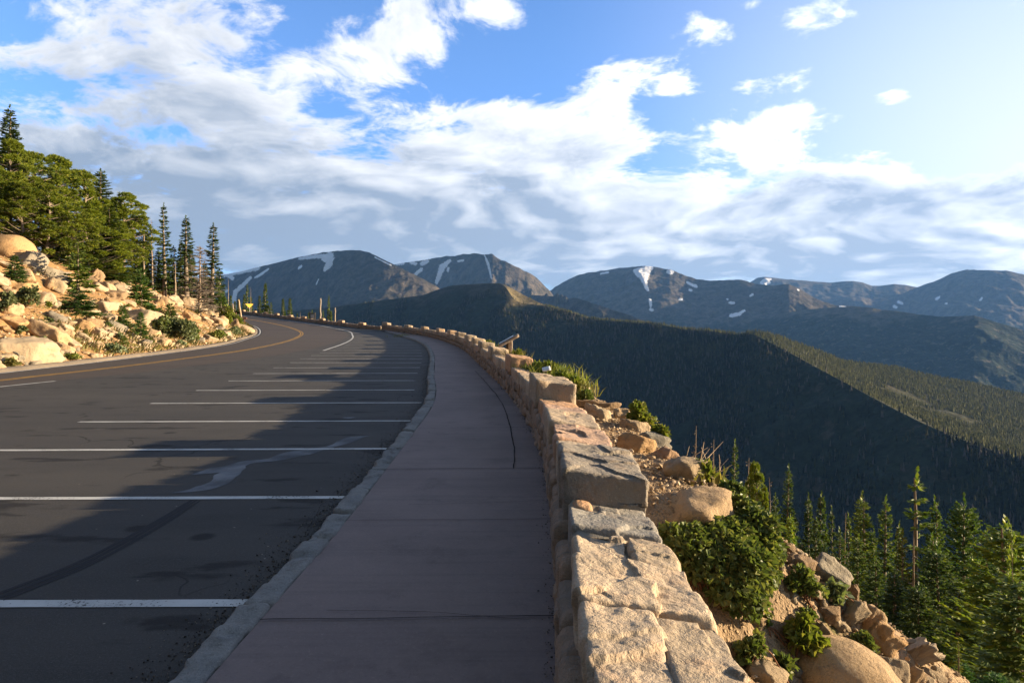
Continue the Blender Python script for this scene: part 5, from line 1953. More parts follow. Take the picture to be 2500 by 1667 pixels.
def proto_pine(h, r, seed, **k):
    (v, f), limbs = pine_crown(h, r, seed, **k)
    tv, tf = pine_trunk(h, 0.018 * h, limbs, seed)
    a, b = mesh_np("trunk", tv, [tf]), mesh_np("crown", v, [f], False)
    a.materials.append(m_bark)
    b.materials.append(m_pine)
    return {'h': h, 'trunk': a, 'crown': b}


def proto_dead(h, r, seed, n=60, lo=0.15, fork=3, thick=1.5):
    tv, tf = trunk_mesh(h, 0.014 * h + 0.015, seed, 0.99, 6, 0.03)
    v, f = dead_branches(h, r, seed, n, lo, fork, thick)
    a, b = mesh_np("trunk", tv, [tf]), mesh_np("branches", v, [f])
    a.materials.append(m_snag)
    b.materials.append(m_twig)
    return {'h': h, 'trunk': a, 'branches': b}


SP = {
    'tall': [proto_spruce(10, 1.35, 1, tw=0.15, bare=0.04, gap=0.21), proto_spruce(10, 1.2, 2, tw=0.15, bare=0.05, fill=0.85, ragged=0.35, gap=0.21), proto_spruce(9, 1.5, 3, tw=0.15, gap=0.2)],
    'slim': [proto_spruce(9, 0.75, 4, tw=0.19, gap=0.24, bare=0.08, fill=0.85, ragged=0.4), proto_spruce(9, 0.62, 5, tw=0.18, gap=0.22, bare=0.16, fill=0.75, ragged=0.45), proto_spruce(8, 0.8, 6, tw=0.19, gap=0.24, bare=0.03)],
    'dense': [proto_spruce(8, 1.75, 7, tw=0.13, gap=0.17, bare=0.02, power=0.62, ragged=0.2), proto_spruce(6, 1.8, 8, tw=0.11, gap=0.14, bare=0.01, power=0.75, ragged=0.25)],
    'thin': [proto_spruce(10, 0.95, 9, tw=0.20, gap=0.34, bare=0.10, fill=0.55, ragged=0.5)],
    'small': [proto_spruce(2.2, 0.72, 10, tw=0.12, gap=0.12, bare=0.02, power=0.8), proto_spruce(2.6, 0.8, 11, tw=0.13, gap=0.15, bare=0.12, power=0.75, fill=0.8), proto_spruce(1.6, 0.75, 12, tw=0.10, gap=0.10, bare=0.01, power=0.55)],
    'far': [proto_spruce(6, 0.62, 13, tw=0.26, gap=0.30, bare=0.03), proto_spruce(6, 0.5, 14, tw=0.26, gap=0.32, bare=0.12, fill=0.7, ragged=0.45)],
}
PI_ = [proto_pine(8, 2.3, 20), proto_pine(8, 2.0, 21, clumps=84), proto_pine(7, 1.9, 22, clumps=80, base=0.08), proto_pine(8, 1.6, 23, clumps=66, base=0.25)]
DE = [proto_dead(8, 0.55, 30, 55, 0.1), proto_dead(7, 1.5, 31, 200, 0.08, 6, 2.6), proto_dead(7, 0.35, 32, 30, 0.3)]


def plant_tree(proto, loc, height, label, cat="tree", name="spruce_tree", group=None, yaw=None, wide=1.0, tint=(1, 1, 1), lean=0.0):
    t = thing(name, loc, label, cat, group)
    s = height / proto['h']
    t.scale = (s * wide, s * wide, s)
    t.rotation_euler = (R_.uniform(-0.02, 0.02) + lean, R_.uniform(-0.02, 0.02), R_.uniform(0, 6.28) if yaw is None else yaw)
    for k in ('trunk', 'crown', 'branches'):
        if k in proto:
            o = bpy.data.objects.new(k, proto[k])
            COL.objects.link(o)
            o.parent = t
            j = R_.uniform(0.88, 1.12)
            o.color = (tint[0] * j, tint[1] * j, tint[2] * j, 1)
    return t


def tree_px(proto, u, vtop, y, label, wpx=None, **k):
    """tree whose tip is seen at photo pixel (u, vtop), standing at distance y"""
    x = (u - U0) / F * y
    zt = CAMH + (VH - vtop) / F * y
    zg = gz(x, y) - 0.1
    h = max(zt - zg, 0.4)
    if wpx:
        ww = wpx / F * y
        s = h / proto['h']
        v = proto.get('crown') or proto['branches']
        if 'hw' not in proto:
            proto['hw'] = np.percentile([abs(q.co.x) for q in v.vertices], 99) * 2
        k['wide'] = ww / (proto['hw'] * s)
    return plant_tree(proto, (x, y, zg), h, label, **k)


OLIVE, DARK, LITE, BLUE = (1.15, 1.05, 0.8), (0.75, 0.8, 0.8), (1.5, 1.4, 1.05), (0.8, 1.0, 1.1)

# ---- left slope: pines and spruces above the rocks
GL = "pines crowded on the slope left of the road"
LT = [  # proto, u, v top, distance, crown width px, label
    ('S', 'tall', 0, 18, 257, 46, 120, "tallest spruce, its bare-armed spire rising above the left pines", DARK),
    ('P', '', 0, 82, 377, 47, 170, "broad round-topped pine right of the tallest spruce", OLIVE),
    ('P', '', 1, 138, 391, 50, 150, "round-topped pine with a few reddish dead needles", OLIVE),
    ('P', '', 2, 192, 424, 52, 150, "olive pine left of the pointed spruce in the pine group", OLIVE),
    ('S', 'tall', 2, 241, 412, 54, 120, "pointed spruce standing above the round-topped pines", (1.05, 1.0, 0.8)),
    ('P', '', 3, 303, 478, 55, 130, "pine with an open bushy crown at the right end of the pine group", OLIVE),
    ('P', '', 1, 30, 352, 44, 150, "pine filling the left edge under the tallest spruce", OLIVE),
    ('P', '', 2, 110, 455, 43, 150, None, OLIVE), ('P', '', 0, 170, 500, 45, 150, None, OLIVE), ('P', '', 2, 225, 520, 48, 140, None, OLIVE), ('S', 'tall', 0, 265, 500, 50, 120, None, OLIVE),
    ('P', '', 1, 55, 450, 42, 130, None, OLIVE), ('P', '', 0, -30, 400, 42, 170, None, OLIVE), ('P', '', 2, -110, 380, 41, 170, None, OLIVE), ('P', '', 1, -190, 350, 42, 180, None, OLIVE), ('S', 'tall', 0, -70, 330, 46, 130, None, DARK), ('P', '', 0, -280, 360, 40, 180, None, OLIVE), ('P', '', 3, 285, 545, 51, 110, None, OLIVE), ('S', 'dense', 0, 215, 590, 47, 110, None, OLIVE), ('S', 'dense', 1, 140, 560, 44, 110, None, OLIVE), ('S', 'dense', 0, 265, 600, 50, 110, None, OLIVE),
    ('S', 'slim', 2, 330, 585, 58, 56, None, DARK), ('S', 'tall', 1, 350, 560, 62, 60, None, DARK),
    ('S', 'slim', 0, 402, 497, 62, 50, "slender dark spruce, tallest of the three spires above the skyline rocks", DARK),
    ('S', 'slim', 1, 456, 527, 64, 52, "middle of the three spruce spires above the skyline rocks", DARK),
    ('S', 'slim', 0, 517, 545, 66, 62, "dark ragged spruce next to the dead grey tree, nearest the far mountains", DARK),
    ('S', 'slim', 2, 440, 588, 68, 34, None, DARK), ('S', 'slim', 1, 422, 600, 66, 34, None, DARK), ('S', 'slim', 2, 361, 570, 64, 44, None, DARK), ('S', 'slim', 0, 385, 610, 66, 50, None, DARK), ('S', 'slim', 2, 466, 610, 70, 44, None, DARK), ('S', 'slim', 2, 500, 640, 72, 40, None, DARK), ('S', 'slim', 0, 410, 640, 64, 46, None, DARK), ('S', 'slim', 1, 535, 655, 74, 40, None, DARK),
    ('S', 'small', 2, 540, 712, 70, 52, "low green spruce bush under the ragged dark spruce", (1.0, 1.1, 0.9)),
    ('D', '', 1, 487, 598, 60, 92, "dead grey tree with a dense tangle of bare branches beside the ragged spruce", (1, 1, 1)),
    ('D', '', 0, 373, 533, 60, 22, "thin dead snag left of the tallest of the three spires", (1, 1, 1)),
    ('D', '', 2, 350, 524, 58, 16, "thin bare pole of a dead tree at the end of the pine group", (1, 1, 1)),
    ('D', '', 0, 428, 640, 62, 24, "short dead trunk between the first two spires", (0.9, 0.9, 0.9)),
]
for kind, sub, idx, u, vt, y, w, lab, tint in LT:
    pr = PI_[idx] if kind == 'P' else (DE[idx] if kind == 'D' else SP[sub][idx])
    nm = {'P': "pine_tree", 'S': "spruce_tree", 'D': "dead_tree"}[kind]
    grp = None
    if lab is None:
        if kind == 'P':
            lab, grp = "olive green pine crowded in the group of pines left of the road", GL
        elif u < 300:
            lab, grp = "olive green spruce crowded among the pines left of the road", "spruces among the pines left of the road"
        else:
            lab, grp = "narrow dark spruce behind the three spires on the left skyline", "spruces on the left skyline"
    tree_px(pr, u, vt, y, lab, w, name=nm, tint=tint, group=grp)

SAP = [  # proto index, u, v top, v base, width px, label
    (1, 190, 588, 716, 78, "tall thin-stemmed spruce sapling amid the boulders", (1.2, 1.15, 0.8)),
    (0, 36, 620, 684, 62, "small dark spruce below the huge orange-tan boulder", (0.8, 0.95, 0.9)),
    (2, 188, 706, 764, 112, "sprawling dark evergreen mat below the tall sapling", (0.7, 0.95, 0.85)),
    (2, 345, 655, 752, 72, "bushy spruce in front of the skyline trees", (0.85, 1.05, 0.8)),
    (2, 300, 742, 802, 46, "small spruce left of the big pale slab", (0.85, 1.0, 0.8)),
    (0, 343, 758, 830, 46, "spire-topped small spruce near the road in front of the big pale slab", (0.8, 1.0, 0.85)),
    (2, 415, 738, 778, 44, "little green spruce above the willow bush", (0.95, 1.05, 0.8)),
    (2, 302, 816, 848, 34, "low bright green spruce tuft near the berm", (1.3, 1.3, 0.8)),
    (2, 483, 738, 768, 22, "tiny spruce on the skyline ledge", (0.9, 1.0, 0.8)),
    (2, 176, 800, 818, 20, "tiny green spruce beside the cracked pale block", (1.0, 1.2, 0.8)),
    (2, 210, 800, 816, 16, "tiny yellowish spruce right of the cracked pale block", (1.4, 1.3, 0.8)),
    (2, 290, 640, 700, 60, "low dark spruce at the foot of the pine group", (0.8, 0.95, 0.8)),
]
for idx, u, vt, vb, w, lab, tint in SAP:
    p = hit(u, vb)
    if p is None:
        continue
    pr = SP['small'][idx]
    h = (vb - vt) / F * p[1]
    if 'hw' not in pr:
        pr['hw'] = np.percentile([abs(q.co.x) for q in pr['crown'].vertices], 99) * 2
    wide = (w / F * p[1]) / (pr['hw'] * h / pr['h'])
    plant_tree(pr, tuple(p - np.array([0, 0, 0.05])), h, lab, name="spruce_sapling", cat="sapling", wide=wide, tint=tint)

# ---- beyond the far wall
FT = [(549, 721, 134, 14, 0), (563, 720, 133, 13, 0), (583, 728, 130, 14, 0), (596, 717, 134, 14, 0), (604, 694, 135, 15, 1), (613, 724, 136, 14, 0), (634, 721, 122, 14, 0), (647, 689, 121, 18, 0), (655, 745, 121, 16, 0), (662, 737, 118, 12, 1), (692, 728, 114, 14, 0), (708, 727, 112, 16, 0), (726, 764, 110, 6, 0), (753, 762, 107, 7, 0), (763, 756, 106, 9, 1), (789, 757, 104, 9, 1), (801, 720, 103, 12, 1), (808, 757, 103, 13, 0), (574, 734, 131, 14, 0), (623, 755, 124, 14, 0)]
for k, (u, vt, y, w, idx) in enumerate(FT):
    lab = {647: "tallest green spruce beyond the far roadside wall", 801: "sparse bare-stemmed spruce behind the far snow pole", 604: "thin tall spruce above the yellow sign"}.get(u)
    tree_px(SP['far'][idx], u, vt, y, lab or "small green spruce beyond the far roadside wall", w, name="spruce_tree", tint=(1.1, 1.1, 0.75), group=None if lab else "spruces beyond the far roadside wall")
tree_px(DE[2], 557, 680, 118, "bare dead trunk left of the leaning gate post", 8, name="dead_tree")
tree_px(DE[2], 612, 700, 134, "thin grey snag right of the yellow sign", 6, name="dead_tree")
tree_px(DE[2], 733, 760, 110, "short grey dead stem beyond the far wall", 5, name="dead_tree")

# ---- trees below the wall on the right
GR = "spruces below the wall on the right"
RTREES = [
    ('thin', 0, 2238, 1142, 30, 120, "tall open spruce with a bare pale upper stem, highest of the right group", (1.5, 1.4, 1.0)),
    ('dense', 0, 2338, 1209, 26, 170, "broad dense dark spruce with a blunt top at the right", (0.85, 0.95, 0.8)),
    ('dense', 1, 2459, 1268, 16.5, 330, "big light green spruce at the right edge, nearest of all", (1.65, 1.5, 0.95)),
    ('tall', 0, 2112, 1202, 30, 110, "yellowish green spruce left of the tall open spruce", (1.3, 1.2, 0.85)),
    ('tall', 1, 2156, 1209, 31, 92, "narrow-topped spruce between the yellowish and the tall open spruce", (1.1, 1.1, 0.85)),
    ('tall', 2, 2292, 1218, 29, 100, "slim dark spruce leaning on the broad dense one", (0.9, 0.95, 0.8)),
    ('small', 1, 2486, 1292, 14.5, 60, "pale green spruce tip at the very right edge", (1.5, 1.45, 1.0)),
    ('tall', 1, 1921, 1136, 40, 84, "dark pointed spruce left of the right-hand group, standing alone above its neighbours", (0.8, 0.85, 0.75)),
    ('slim', 0, 1794, 1074, 46, 48, "isolated slender spruce beyond the dead branches by the wall", (0.9, 0.95, 0.8)),
    ('tall', 0, 1977, 1205, 40, 74, None, DARK), ('slim', 2, 2008, 1203, 42, 66, None, DARK), ('slim', 0, 2030, 1237, 38, 50, None, DARK), ('slim', 2, 2066, 1250, 37, 52, None, (1, 1, .8)),
    ('tall', 2, 1898, 1204, 38, 76, None, DARK), ('slim', 2, 1870, 1190, 44, 50, None, DARK), ('slim', 1, 1945, 1250, 46, 56, None, DARK), ('slim', 2, 1990, 1262, 34, 60, None, DARK), ('tall', 1, 2050, 1290, 32, 80, None, DARK), ('tall', 2, 2090, 1305, 27, 90, None, (1.05, 1.05, .8)), ('slim', 0, 2135, 1290, 36, 60, None, DARK), ('slim', 2, 2185, 1275, 34, 60, None, (1.1, 1.05, .8)),
    ('tall', 0, 2265, 1300, 25, 110, None, (0.9, 1, .8)), ('tall', 1, 2204, 1290, 26, 80, "reddish-needled spruce with a grey stem below the tall open spruce", (1.45, 1.05, 0.7)), ('dense', 0, 2300, 1330, 22, 170, None, DARK), ('dense', 1, 2395, 1370, 19, 190, None, (1.0, 1.05, .8)), ('tall', 2, 2140, 1360, 24, 110, None, DARK), ('tall', 0, 2180, 1390, 22, 120, None, DARK), ('dense', 0, 2240, 1420, 20, 140, None, DARK), ('tall', 2, 2020, 1330, 30, 80, None, DARK), ('slim', 2, 1955, 1320, 30, 60, None, DARK), ('tall', 1, 2360, 1250, 33, 90, None, DARK), ('slim', 2, 2412, 1290, 30, 70, None, DARK),
    ('small', 0, 1928, 1254, 24, 62, "small bright spruce at the rim of the rubble slope", (1.6, 1.5, 0.9)),
    ('tall', 2, 2480, 1400, 12.5, 260, "bushy light green spruce in the bottom right corner", (1.35, 1.3, 0.9)),
    ('slim', 1, 1858, 1235, 42, 46, None, DARK), ('slim', 2, 1820, 1200, 47, 46, None, DARK), ('slim', 0, 1775, 1180, 50, 40, None, DARK), ('slim', 2, 1750, 1150, 54, 36, None, DARK), ('slim', 1, 1835, 1260, 40, 50, None, DARK), ('tall', 0, 2330, 1400, 19, 130, None, DARK),
]
for sub, idx, u, vt, y, w, lab, tint in RTREES:
    grp = None
    if lab is None:
        lab, grp = "dark green spruce packed in the stand below the wall on the right", GR
    if y < 33:      # the nearest ones are the fullest
        w, tint = w * 1.3, tuple(q * 1.18 for q in tint)
    tree_px(SP[sub][idx], u, vt, y, lab, w, tint=tint, group=grp)
tree_px(PI_[3], 1843, 1143, 38, "bushy-topped pine left of the dark pointed spruce", 70, name="pine_tree", tint=(1.05, 1.0, 0.8))
for u, vt, y, i, w, lab in [(1690, 1036, 52, 0, 34, "reddish grey dead tree, leftmost below the wall"), (1743, 1068, 50, 0, 30, "grey dead tree between the reddish one and the slender spruce"), (1823, 1112, 46, 0, 34, "pale dead tree behind the bushy-topped pine"), (1887, 1162, 44, 0, 28, "bare dead tree behind the dark pointed spruce"), (2055, 1246, 36, 2, 18, "grey dead stem amid the right-hand stand"), (2222, 1305, 23, 2, 40, "pale leaning dead trunk in front of the right-hand stand")]:
    tree_px(DE[i], u, vt, y, lab, w, name="dead_tree")

# bare little sapling and juniper at the bottom right
p = hit(2342, 1585, far=9)
plant_tree(SP['thin'][0], tuple(p), 92 / F * p[1], "tiny half-bare spruce sapling on a pale stem", name="spruce_sapling", cat="sapling", wide=1.3, tint=(2.2, 1.7, 1.0))
for u, v, w, h, lab in [(2350, 1596, 70, 50, "low spreading juniper under the tiny bare sapling"), (2430, 1660, 110, 70, "low spreading juniper in the bottom right corner")]:
    p = hit(u, v + h * 0.3, far=9)
    k = p[1] / F
    pr = SP['small'][2]
    plant_tree(pr, tuple(p - np.array([0, 0, 0.05])), h * k * 1.1, lab, name="juniper_shrub", cat="shrub", wide=(w * k) / (1.5 * h * k * 1.1 / 1.6), tint=(0.9, 1.35, 0.9))

# ------------------------------------------------------------------ leafy shrubs and herbs
m_leaf = mat_leaf("broad_leaves", (0.078, 0.112, 0.034), (0.125, 0.160, 0.050), (0.24, 0.24, 0.085), 0.25, 5.0, 0.40)
m_willow = mat_leaf("willow_leaves", (0.075, 0.095, 0.040), (0.11, 0.13, 0.055), (0.15, 0.16, 0.075), 0.25, 2.0)
m_herb = mat_leaf("herb_leaves", (0.10, 0.14, 0.025), (0.15, 0.17, 0.035), (0.24, 0.22, 0.06), 0.3, 4.0)
m_grey = mat_leaf("felted_leaves", (0.15, 0.19, 0.10), (0.19, 0.22, 0.13), (0.24, 0.27, 0.16), 0.2, 4.0)
m_grass = mat_leaf("grass_blades", (0.11, 0.115, 0.03), (0.17, 0.15, 0.05), (0.26, 0.21, 0.09), 0.3, 2.0)
m_stem = mat_bark("reddish_stems", (0.14, 0.065, 0.035), (0.22, 0.11, 0.06))


def shrub(u, v, w, h, label, mat, n, leaf, seed, name="leafy_shrub", cat="shrub", lobes=9, narrow=0.40, yoff=0.0, deep=0.7, stem_n=14, base_v=None, group=None, up=0.35):
    """shrub filling w by h photo pixels centred at (u, v)"""
    p = hit(u, base_v or (v + h * 0.38), far=30 if u > 1250 else 100)
    k = p[1] / F
    W, H = w * k, h * k
    g = np.random.default_rng(seed)
    B = []
    for i in range(lobes):
        a = g.uniform(0, 6.28)
        q = g.uniform(0.0, 0.85)
        rx = W * g.uniform(0.12, 0.28)
        B.append((math.cos(a) * q * W / 2, math.sin(a) * q * W / 2 * deep, H * g.uniform(0.20, 0.75) * (1 - 0.4 * q), rx, rx * deep, H * g.uniform(0.14, 0.34)))
    t = thing(name, (p[0], p[1] + yoff, p[2]), label, cat, group)
    lv, lf = leaf_cloud(B, n, leaf, seed, narrow=narrow, up=up, shell=0.25)
    lv[:, 2] = np.maximum(lv[:, 2], 0.0 + 0.02)
    link("foliage", mesh_np("foliage", lv, [lf], False), mat, t)
    sv, sf = stems(B, (0, 0, 0), stem_n, 0.006 + 0.006 * H, seed)
    link("stem", mesh_np("stem", sv, [sf]), m_stem, t)
    return t


# the big leafy bush beside the wall, as several lobes following the slope
def big_bush():
    outline = [(1645, 1325, 42), (1690, 1345, 55), (1740, 1340, 62), (1790, 1320, 58), (1815, 1262, 46), (1785, 1212, 30), (1835, 1300, 62), (1855, 1345, 56), (1790, 1385, 76), (1730, 1390, 58), (1830, 1410, 62), (1785, 1440, 56), (1860, 1405, 36), (1815, 1470, 48), (1850, 1485, 32), (1885, 1350, 28), (1760, 1190, 18)]
    p0 = hit(1770, 1440)
    t = thing("leafy_shrub", tuple(p0), "big glossy-leaved bush spilling down beside the wall and the ledge rock", "shrub")
    B = []
    g = np.random.default_rng(4)
    for u, v, r in outline:
        p = hit(u, v + r * 0.9, far=9)
        y = p[1] - 0.05
        c = px(u, v, y)
        R = r / F * y
        B.append((c[0] - p0[0], c[1] - p0[1], c[2] - p0[2], R * 0.92, R * 0.8, R * 0.86))
        for _ in range(2):
            d = unit(g.normal(0, 1, 3))
            B.append((c[0] - p0[0] + d[0] * R * 0.8, c[1] - p0[1] + d[1] * R * 0.6, c[2] - p0[2] + abs(d[2]) * R * 0.7, R * 0.38, R * 0.35, R * 0.38))
    lv, lf = leaf_cloud(B, 11500, 0.052, 77, narrow=0.34, up=0.1, hang=0.25, shell=0.55)
    link("foliage", mesh_np("foliage", lv, [lf], False), m_leaf, t)
    parts = []
    for b in B:
        for q in range(5):
            d = unit(g.normal(0, 1, 3))
            e = np.array(b[:3]) + d * np.array(b[3:]) * 0.95
            s = np.array(b[:3]) + np.array([g.normal(0, 0.05), 0.05, -b[5] * 1.2])
            parts.append(tube(np.stack([s, (s + e) / 2 + g.normal(0, 0.03, 3), e]), [0.007, 0.005, 0.002], 4))
    sv, sf = gather(parts)
    link("stem", mesh_np("stem", sv, [sf]), m_stem, t)


big_bush()
SH = [
    (1430, 975, 60, 36, "small leafy bush with pale flowers under the pale white rock", m_leaf, 420, 0.07, 1),
    (1560, 1000, 66, 66, "leafy bush with yellowish sprays right of the tan block", m_herb, 620, 0.07, 2),
    (1610, 1035, 50, 50, "green bush on the drop behind the bluish grey rock", m_herb, 420, 0.07, 3),
    (1960, 1425, 100, 84, "low bush with reddish tips below the brown crumbling ledge", m_leaf, 620, 0.05, 4),
    (1972, 1500, 44, 40, "little reddish-tipped plant under the low bush", m_leaf, 160, 0.045, 5),
    (1950, 1555, 96, 84, "broad-leaved green plant left of the leaning slab", m_herb, 520, 0.075, 6),
    (1835, 1590, 72, 70, "small leafy plant at the outer foot of the wall", m_leaf, 260, 0.06, 7),
    (1910, 1635, 54, 62, "small dark leafy plant left of the big speckled boulder", m_leaf, 200, 0.06, 8),
    (2105, 1575, 58, 70, "reddish-tipped shrublet behind the big speckled boulder", m_leaf, 300, 0.05, 9),
    (1868, 1522, 36, 40, "tiny sprig by the pointed stone", m_leaf, 80, 0.05, 10),
    (1700, 1395, 60, 60, "leafy plant at the big bush's lower left beside the wall", m_leaf, 260, 0.065, 11),
    (2040, 1458, 50, 44, "grey-green leafy rosette right of the low bush", m_grey, 120, 0.09, 12),
    (1800, 1180, 30, 60, "thin green shrub rising behind the ledge rock", m_leaf, 200, 0.06, 13),
]
for u, v, w, h, lab, mt, n, lf, sd in SH:
    shrub(u, v, w, h, lab, mt, int(n * 1.35), lf * 0.82, 300 + sd)
SHL = [
    (430, 806, 120, 54, "broad grey-green willow bush near the road", m_willow, 2600, 0.16, 21),
    (392, 795, 50, 48, "darker green willow at the left end of the broad bush", m_leaf, 900, 0.16, 22),
    (62, 728, 66, 62, "grey-green bush below the long orange ledge", m_willow, 900, 0.15, 23),
    (20, 745, 46, 46, "thin bush at the left edge below the orange ledge", m_willow, 500, 0.15, 24),
    (276, 853, 50, 26, "silvery green plants on the lower slope by the berm", m_grey, 500, 0.14, 25),
    (552, 776, 34, 46, "yellow-green bush at the slope's right end under the dead trunk", m_herb, 900, 0.30, 26),
    (575, 785, 30, 30, "low green bush by the gate post", m_herb, 400, 0.28, 27),
    (530, 822, 44, 22, "low bright green cushion near the bend", m_herb, 500, 0.20, 28),
    (575, 810, 40, 20, "silvery sage plants by the bend", m_grey, 500, 0.2, 29),
    (100, 836, 30, 20, "small green tuft on the largest pale boulder", m_willow, 200, 0.12, 30),
    (478, 822, 30, 34, "narrow green bush right of the willow", m_leaf, 400, 0.18, 31),
    (112, 875, 44, 16, "grass-green plants at the road berm", m_herb, 300, 0.12, 32),
    (20, 890, 50, 22, "rusty brown herbs at the left edge by the berm", m_grass, 300, 0.14, 33),
    (176, 872, 40, 16, "low green herbs by the berm", m_herb, 260, 0.12, 34),
    (460, 830, 34, 18, "pale green herbs under the willow bush", m_grey, 260, 0.16, 35),
    (330, 655, 40, 24, "yellow-green low bush on the skyline left of the thin snag", m_herb, 400, 0.2, 36),
    (395, 700, 44, 24, "olive low bush on the skyline under the spires", m_herb, 400, 0.2, 37),
    (130, 620, 70, 26, "dark low evergreen scrub beside the huge orange-tan boulder", m_leaf, 600, 0.16, 38),
]
for u, v, w, h, lab, mt, n, lf, sd in SHL:
    shrub(u, v, w, h, lab, mt, n, lf, 300 + sd, lobes=12, stem_n=8)

r5 = random.Random(31)
for k in range(26):
    u = r5.uniform(0, 560)
    v = r5.uniform(np.interp(u, [0, 230, 430, 560], [700, 720, 760, 800]), np.interp(u, [0, 280, 421, 560], [890, 862, 845, 826]))
    shrub(u, v, r5.uniform(14, 30), r5.uniform(10, 18), "small green plant growing between rocks on the slope left of the road", r5.choice([m_herb, m_willow, m_leaf, m_grey]), 130, 0.13, 700 + k, name="wild_plant", cat="plant", lobes=5, stem_n=3, group="small plants on the slope left of the road")

# tall herbs and grass behind the wall round the small sign
def herb_patch(u, v, w, h, label, n, seed, mat=None, name="wild_plant", cat="plant", wb=0.012, spread=0.28):
    p = hit(u, v + h * 0.45, far=40)
    k = p[1] / F
    t = thing(name, tuple(p), label, cat)
    bv, bf = blades(n, w * k, w * k * 0.8, h * k, seed, wb, spread)
    link("blade", mesh_np("blade", bv, bf, False), mat or m_herb, t)["kind"] = "stuff"
    B = [(0, 0, h * k * 0.45, w * k * 0.42, w * k * 0.35, h * k * 0.40)]
    lv, lf = leaf_cloud(B, n // 2, 0.10, seed, narrow=0.22, up=0.7, shell=0.1)
    link("foliage", mesh_np("foliage", lv, [lf], False), m_herb, t)


herb_patch(1312, 905, 44, 44, "tall yellow-green herbs behind the rusty raised block", 420, 1)
herb_patch(1340, 908, 60, 50, "tall leafy herbs round the small white-topped sign", 620, 2)
herb_patch(1372, 930, 54, 48, "tall herbs right of the small white-topped sign", 520, 3)
herb_patch(1400, 945, 44, 48, "yellowing grass above the pale white rock", 420, 4, m_grass)
herb_patch(1262, 870, 26, 40, "grass around the interpretive board's post", 260, 5, m_grass)
herb_patch(1225, 862, 30, 22, "green plants behind the wall left of the interpretive board", 260, 6)
herb_patch(1190, 838, 22, 16, "low plants behind the wall near the ninth raised block", 200, 7)
herb_patch(1715, 1060, 40, 50, "thin withered grass at the brink left of the dead trees", 140, 8, m_grass)
p = hit(1735, 1160, far=14)
t = thing("dead_shrub", tuple(p), "bare pale branches of a dead shrub at the brink", "shrub")
g = np.random.default_rng(2)
parts = []
for i in range(16):
    d = unit(np.array([g.normal(0.3, 0.8), g.normal(0, 0.4), 0.7]))
    L_ = g.uniform(0.15, 0.46)
    q0 = np.array([g.normal(0, 0.12), g.normal(0, 0.12), 0])
    q1 = q0 + d * L_ * 0.5 + np.array([0, 0, 0.05])
    q2 = q0 + d * L_ + np.array([0.08 * g.normal(), 0, 0.02])
    parts.append(tube(np.stack([q0, q1, q2]), [0.008, 0.006, 0.003], 4))
    parts.append(tube(np.stack([q1, q1 + unit(d + g.normal(0, 0.6, 3)) * L_ * 0.35]), [0.004, 0.002], 3))
sv, sf = gather(parts)
link("branches", mesh_np("branches", sv, [sf]), m_snag, t)

# felted rosette beside the wall
p = hit(1718, 1385)
t = thing("mullein_rosette", (p[0] - 0.05, p[1], p[2] + 0.08), "pale felted rosette between the wall and the big bush", "plant")
g = np.random.default_rng(12)
n = 40
a = g.uniform(0, 6.28, n)
el = g.uniform(0.2, 1.3, n)
D_ = np.stack([np.cos(a) * np.cos(el), np.sin(a) * np.cos(el), np.sin(el)], 1)
v, f = diamonds(np.zeros((n, 3)) + D_ * 0.02, D_, g.uniform(0.12, 0.22, n), np.full(n, 0.024), unit(np.cross(D_, np.array([0, 0, 1.0]))))
link("leaves", mesh_np("leaves", v, [f], False), m_grey, t)

# short grass and moss on the slopes, countless
yy = rg.uniform(19, 92, 5200)
dd = 1.0 + np.abs(rg.normal(0, 3.5, 5200))
xx = np.interp(yy, EDGE_IN[:, 1], EDGE_IN[:, 0]) - dd
keep = fbm(xy3(xx, yy, 0.45), 3, seed=23) > 0.10 + 0.12 * (dd > 2.2)
xx, yy = xx[keep], yy[keep]
V0, F0 = blades(9, 0.3, 0.3, 0.22, 3, 0.022, 0.5)
pts = np.stack([xx, yy, ground(xx, yy)], 1)
n = len(pts)
V = V0[None] * rg.uniform(0.6, 1.3, (n, 1, 1)) + pts[:, None, :]
fs = [(f[None] + (np.arange(n) * len(V0))[:, None, None]).reshape(-1, f.shape[1]) for f in F0]
o = link("grass", mesh_np("grass", V.reshape(-1, 3), fs, False), m_grass)
tag(o, "tufts of short grass on the slope left of the road", "grass", kind="stuff")

herb_patch(985, 820, 36, 12, "grass tuft growing at the far end of the kerb", 120, 19, m_grass)

# ------------------------------------------------------------------ signs, poles and the road gate
def box_mesh(name, dims, mat, parent=None, loc=(0, 0, 0), rot=(0, 0, 0), r=0.006, seed=1, n=(4, 4, 4), amp=0.0):
    v, f = rbox(dims[0], dims[1], dims[2], n, r, amp, seed, 6.0)
    o = link(name, mesh_np(name, v, [f]), mat, parent, loc)
    o.rotation_euler = rot
    return o


m_wood = mat_bark("weathered_timber", (0.24, 0.19, 0.15), (0.36, 0.30, 0.25))
m_dark = mat_bark("dark_timber", (0.05, 0.042, 0.036), (0.09, 0.075, 0.06))


def plain(name, col, rough=0.5, metal=0.0, wear=0.2):
    m, N, out = new_mat(name)
    co = obj_co(N)
    a = N.noise(co, 9.0, 5, 0.7)
    c = N.mix(N.smooth(a, 0.45, 0.7, 0, wear), col, tuple(0.5 * q for q in col))
    b = principled(N, out, c, N.lin(a, 0.3, 0.7, rough * 0.85, min(1, rough * 1.2)), N.bump(N.m('MULTIPLY', a, 0.002), 0.4, 1.0), 0.4)
    b.inputs['Metallic'].default_value = metal
    return m


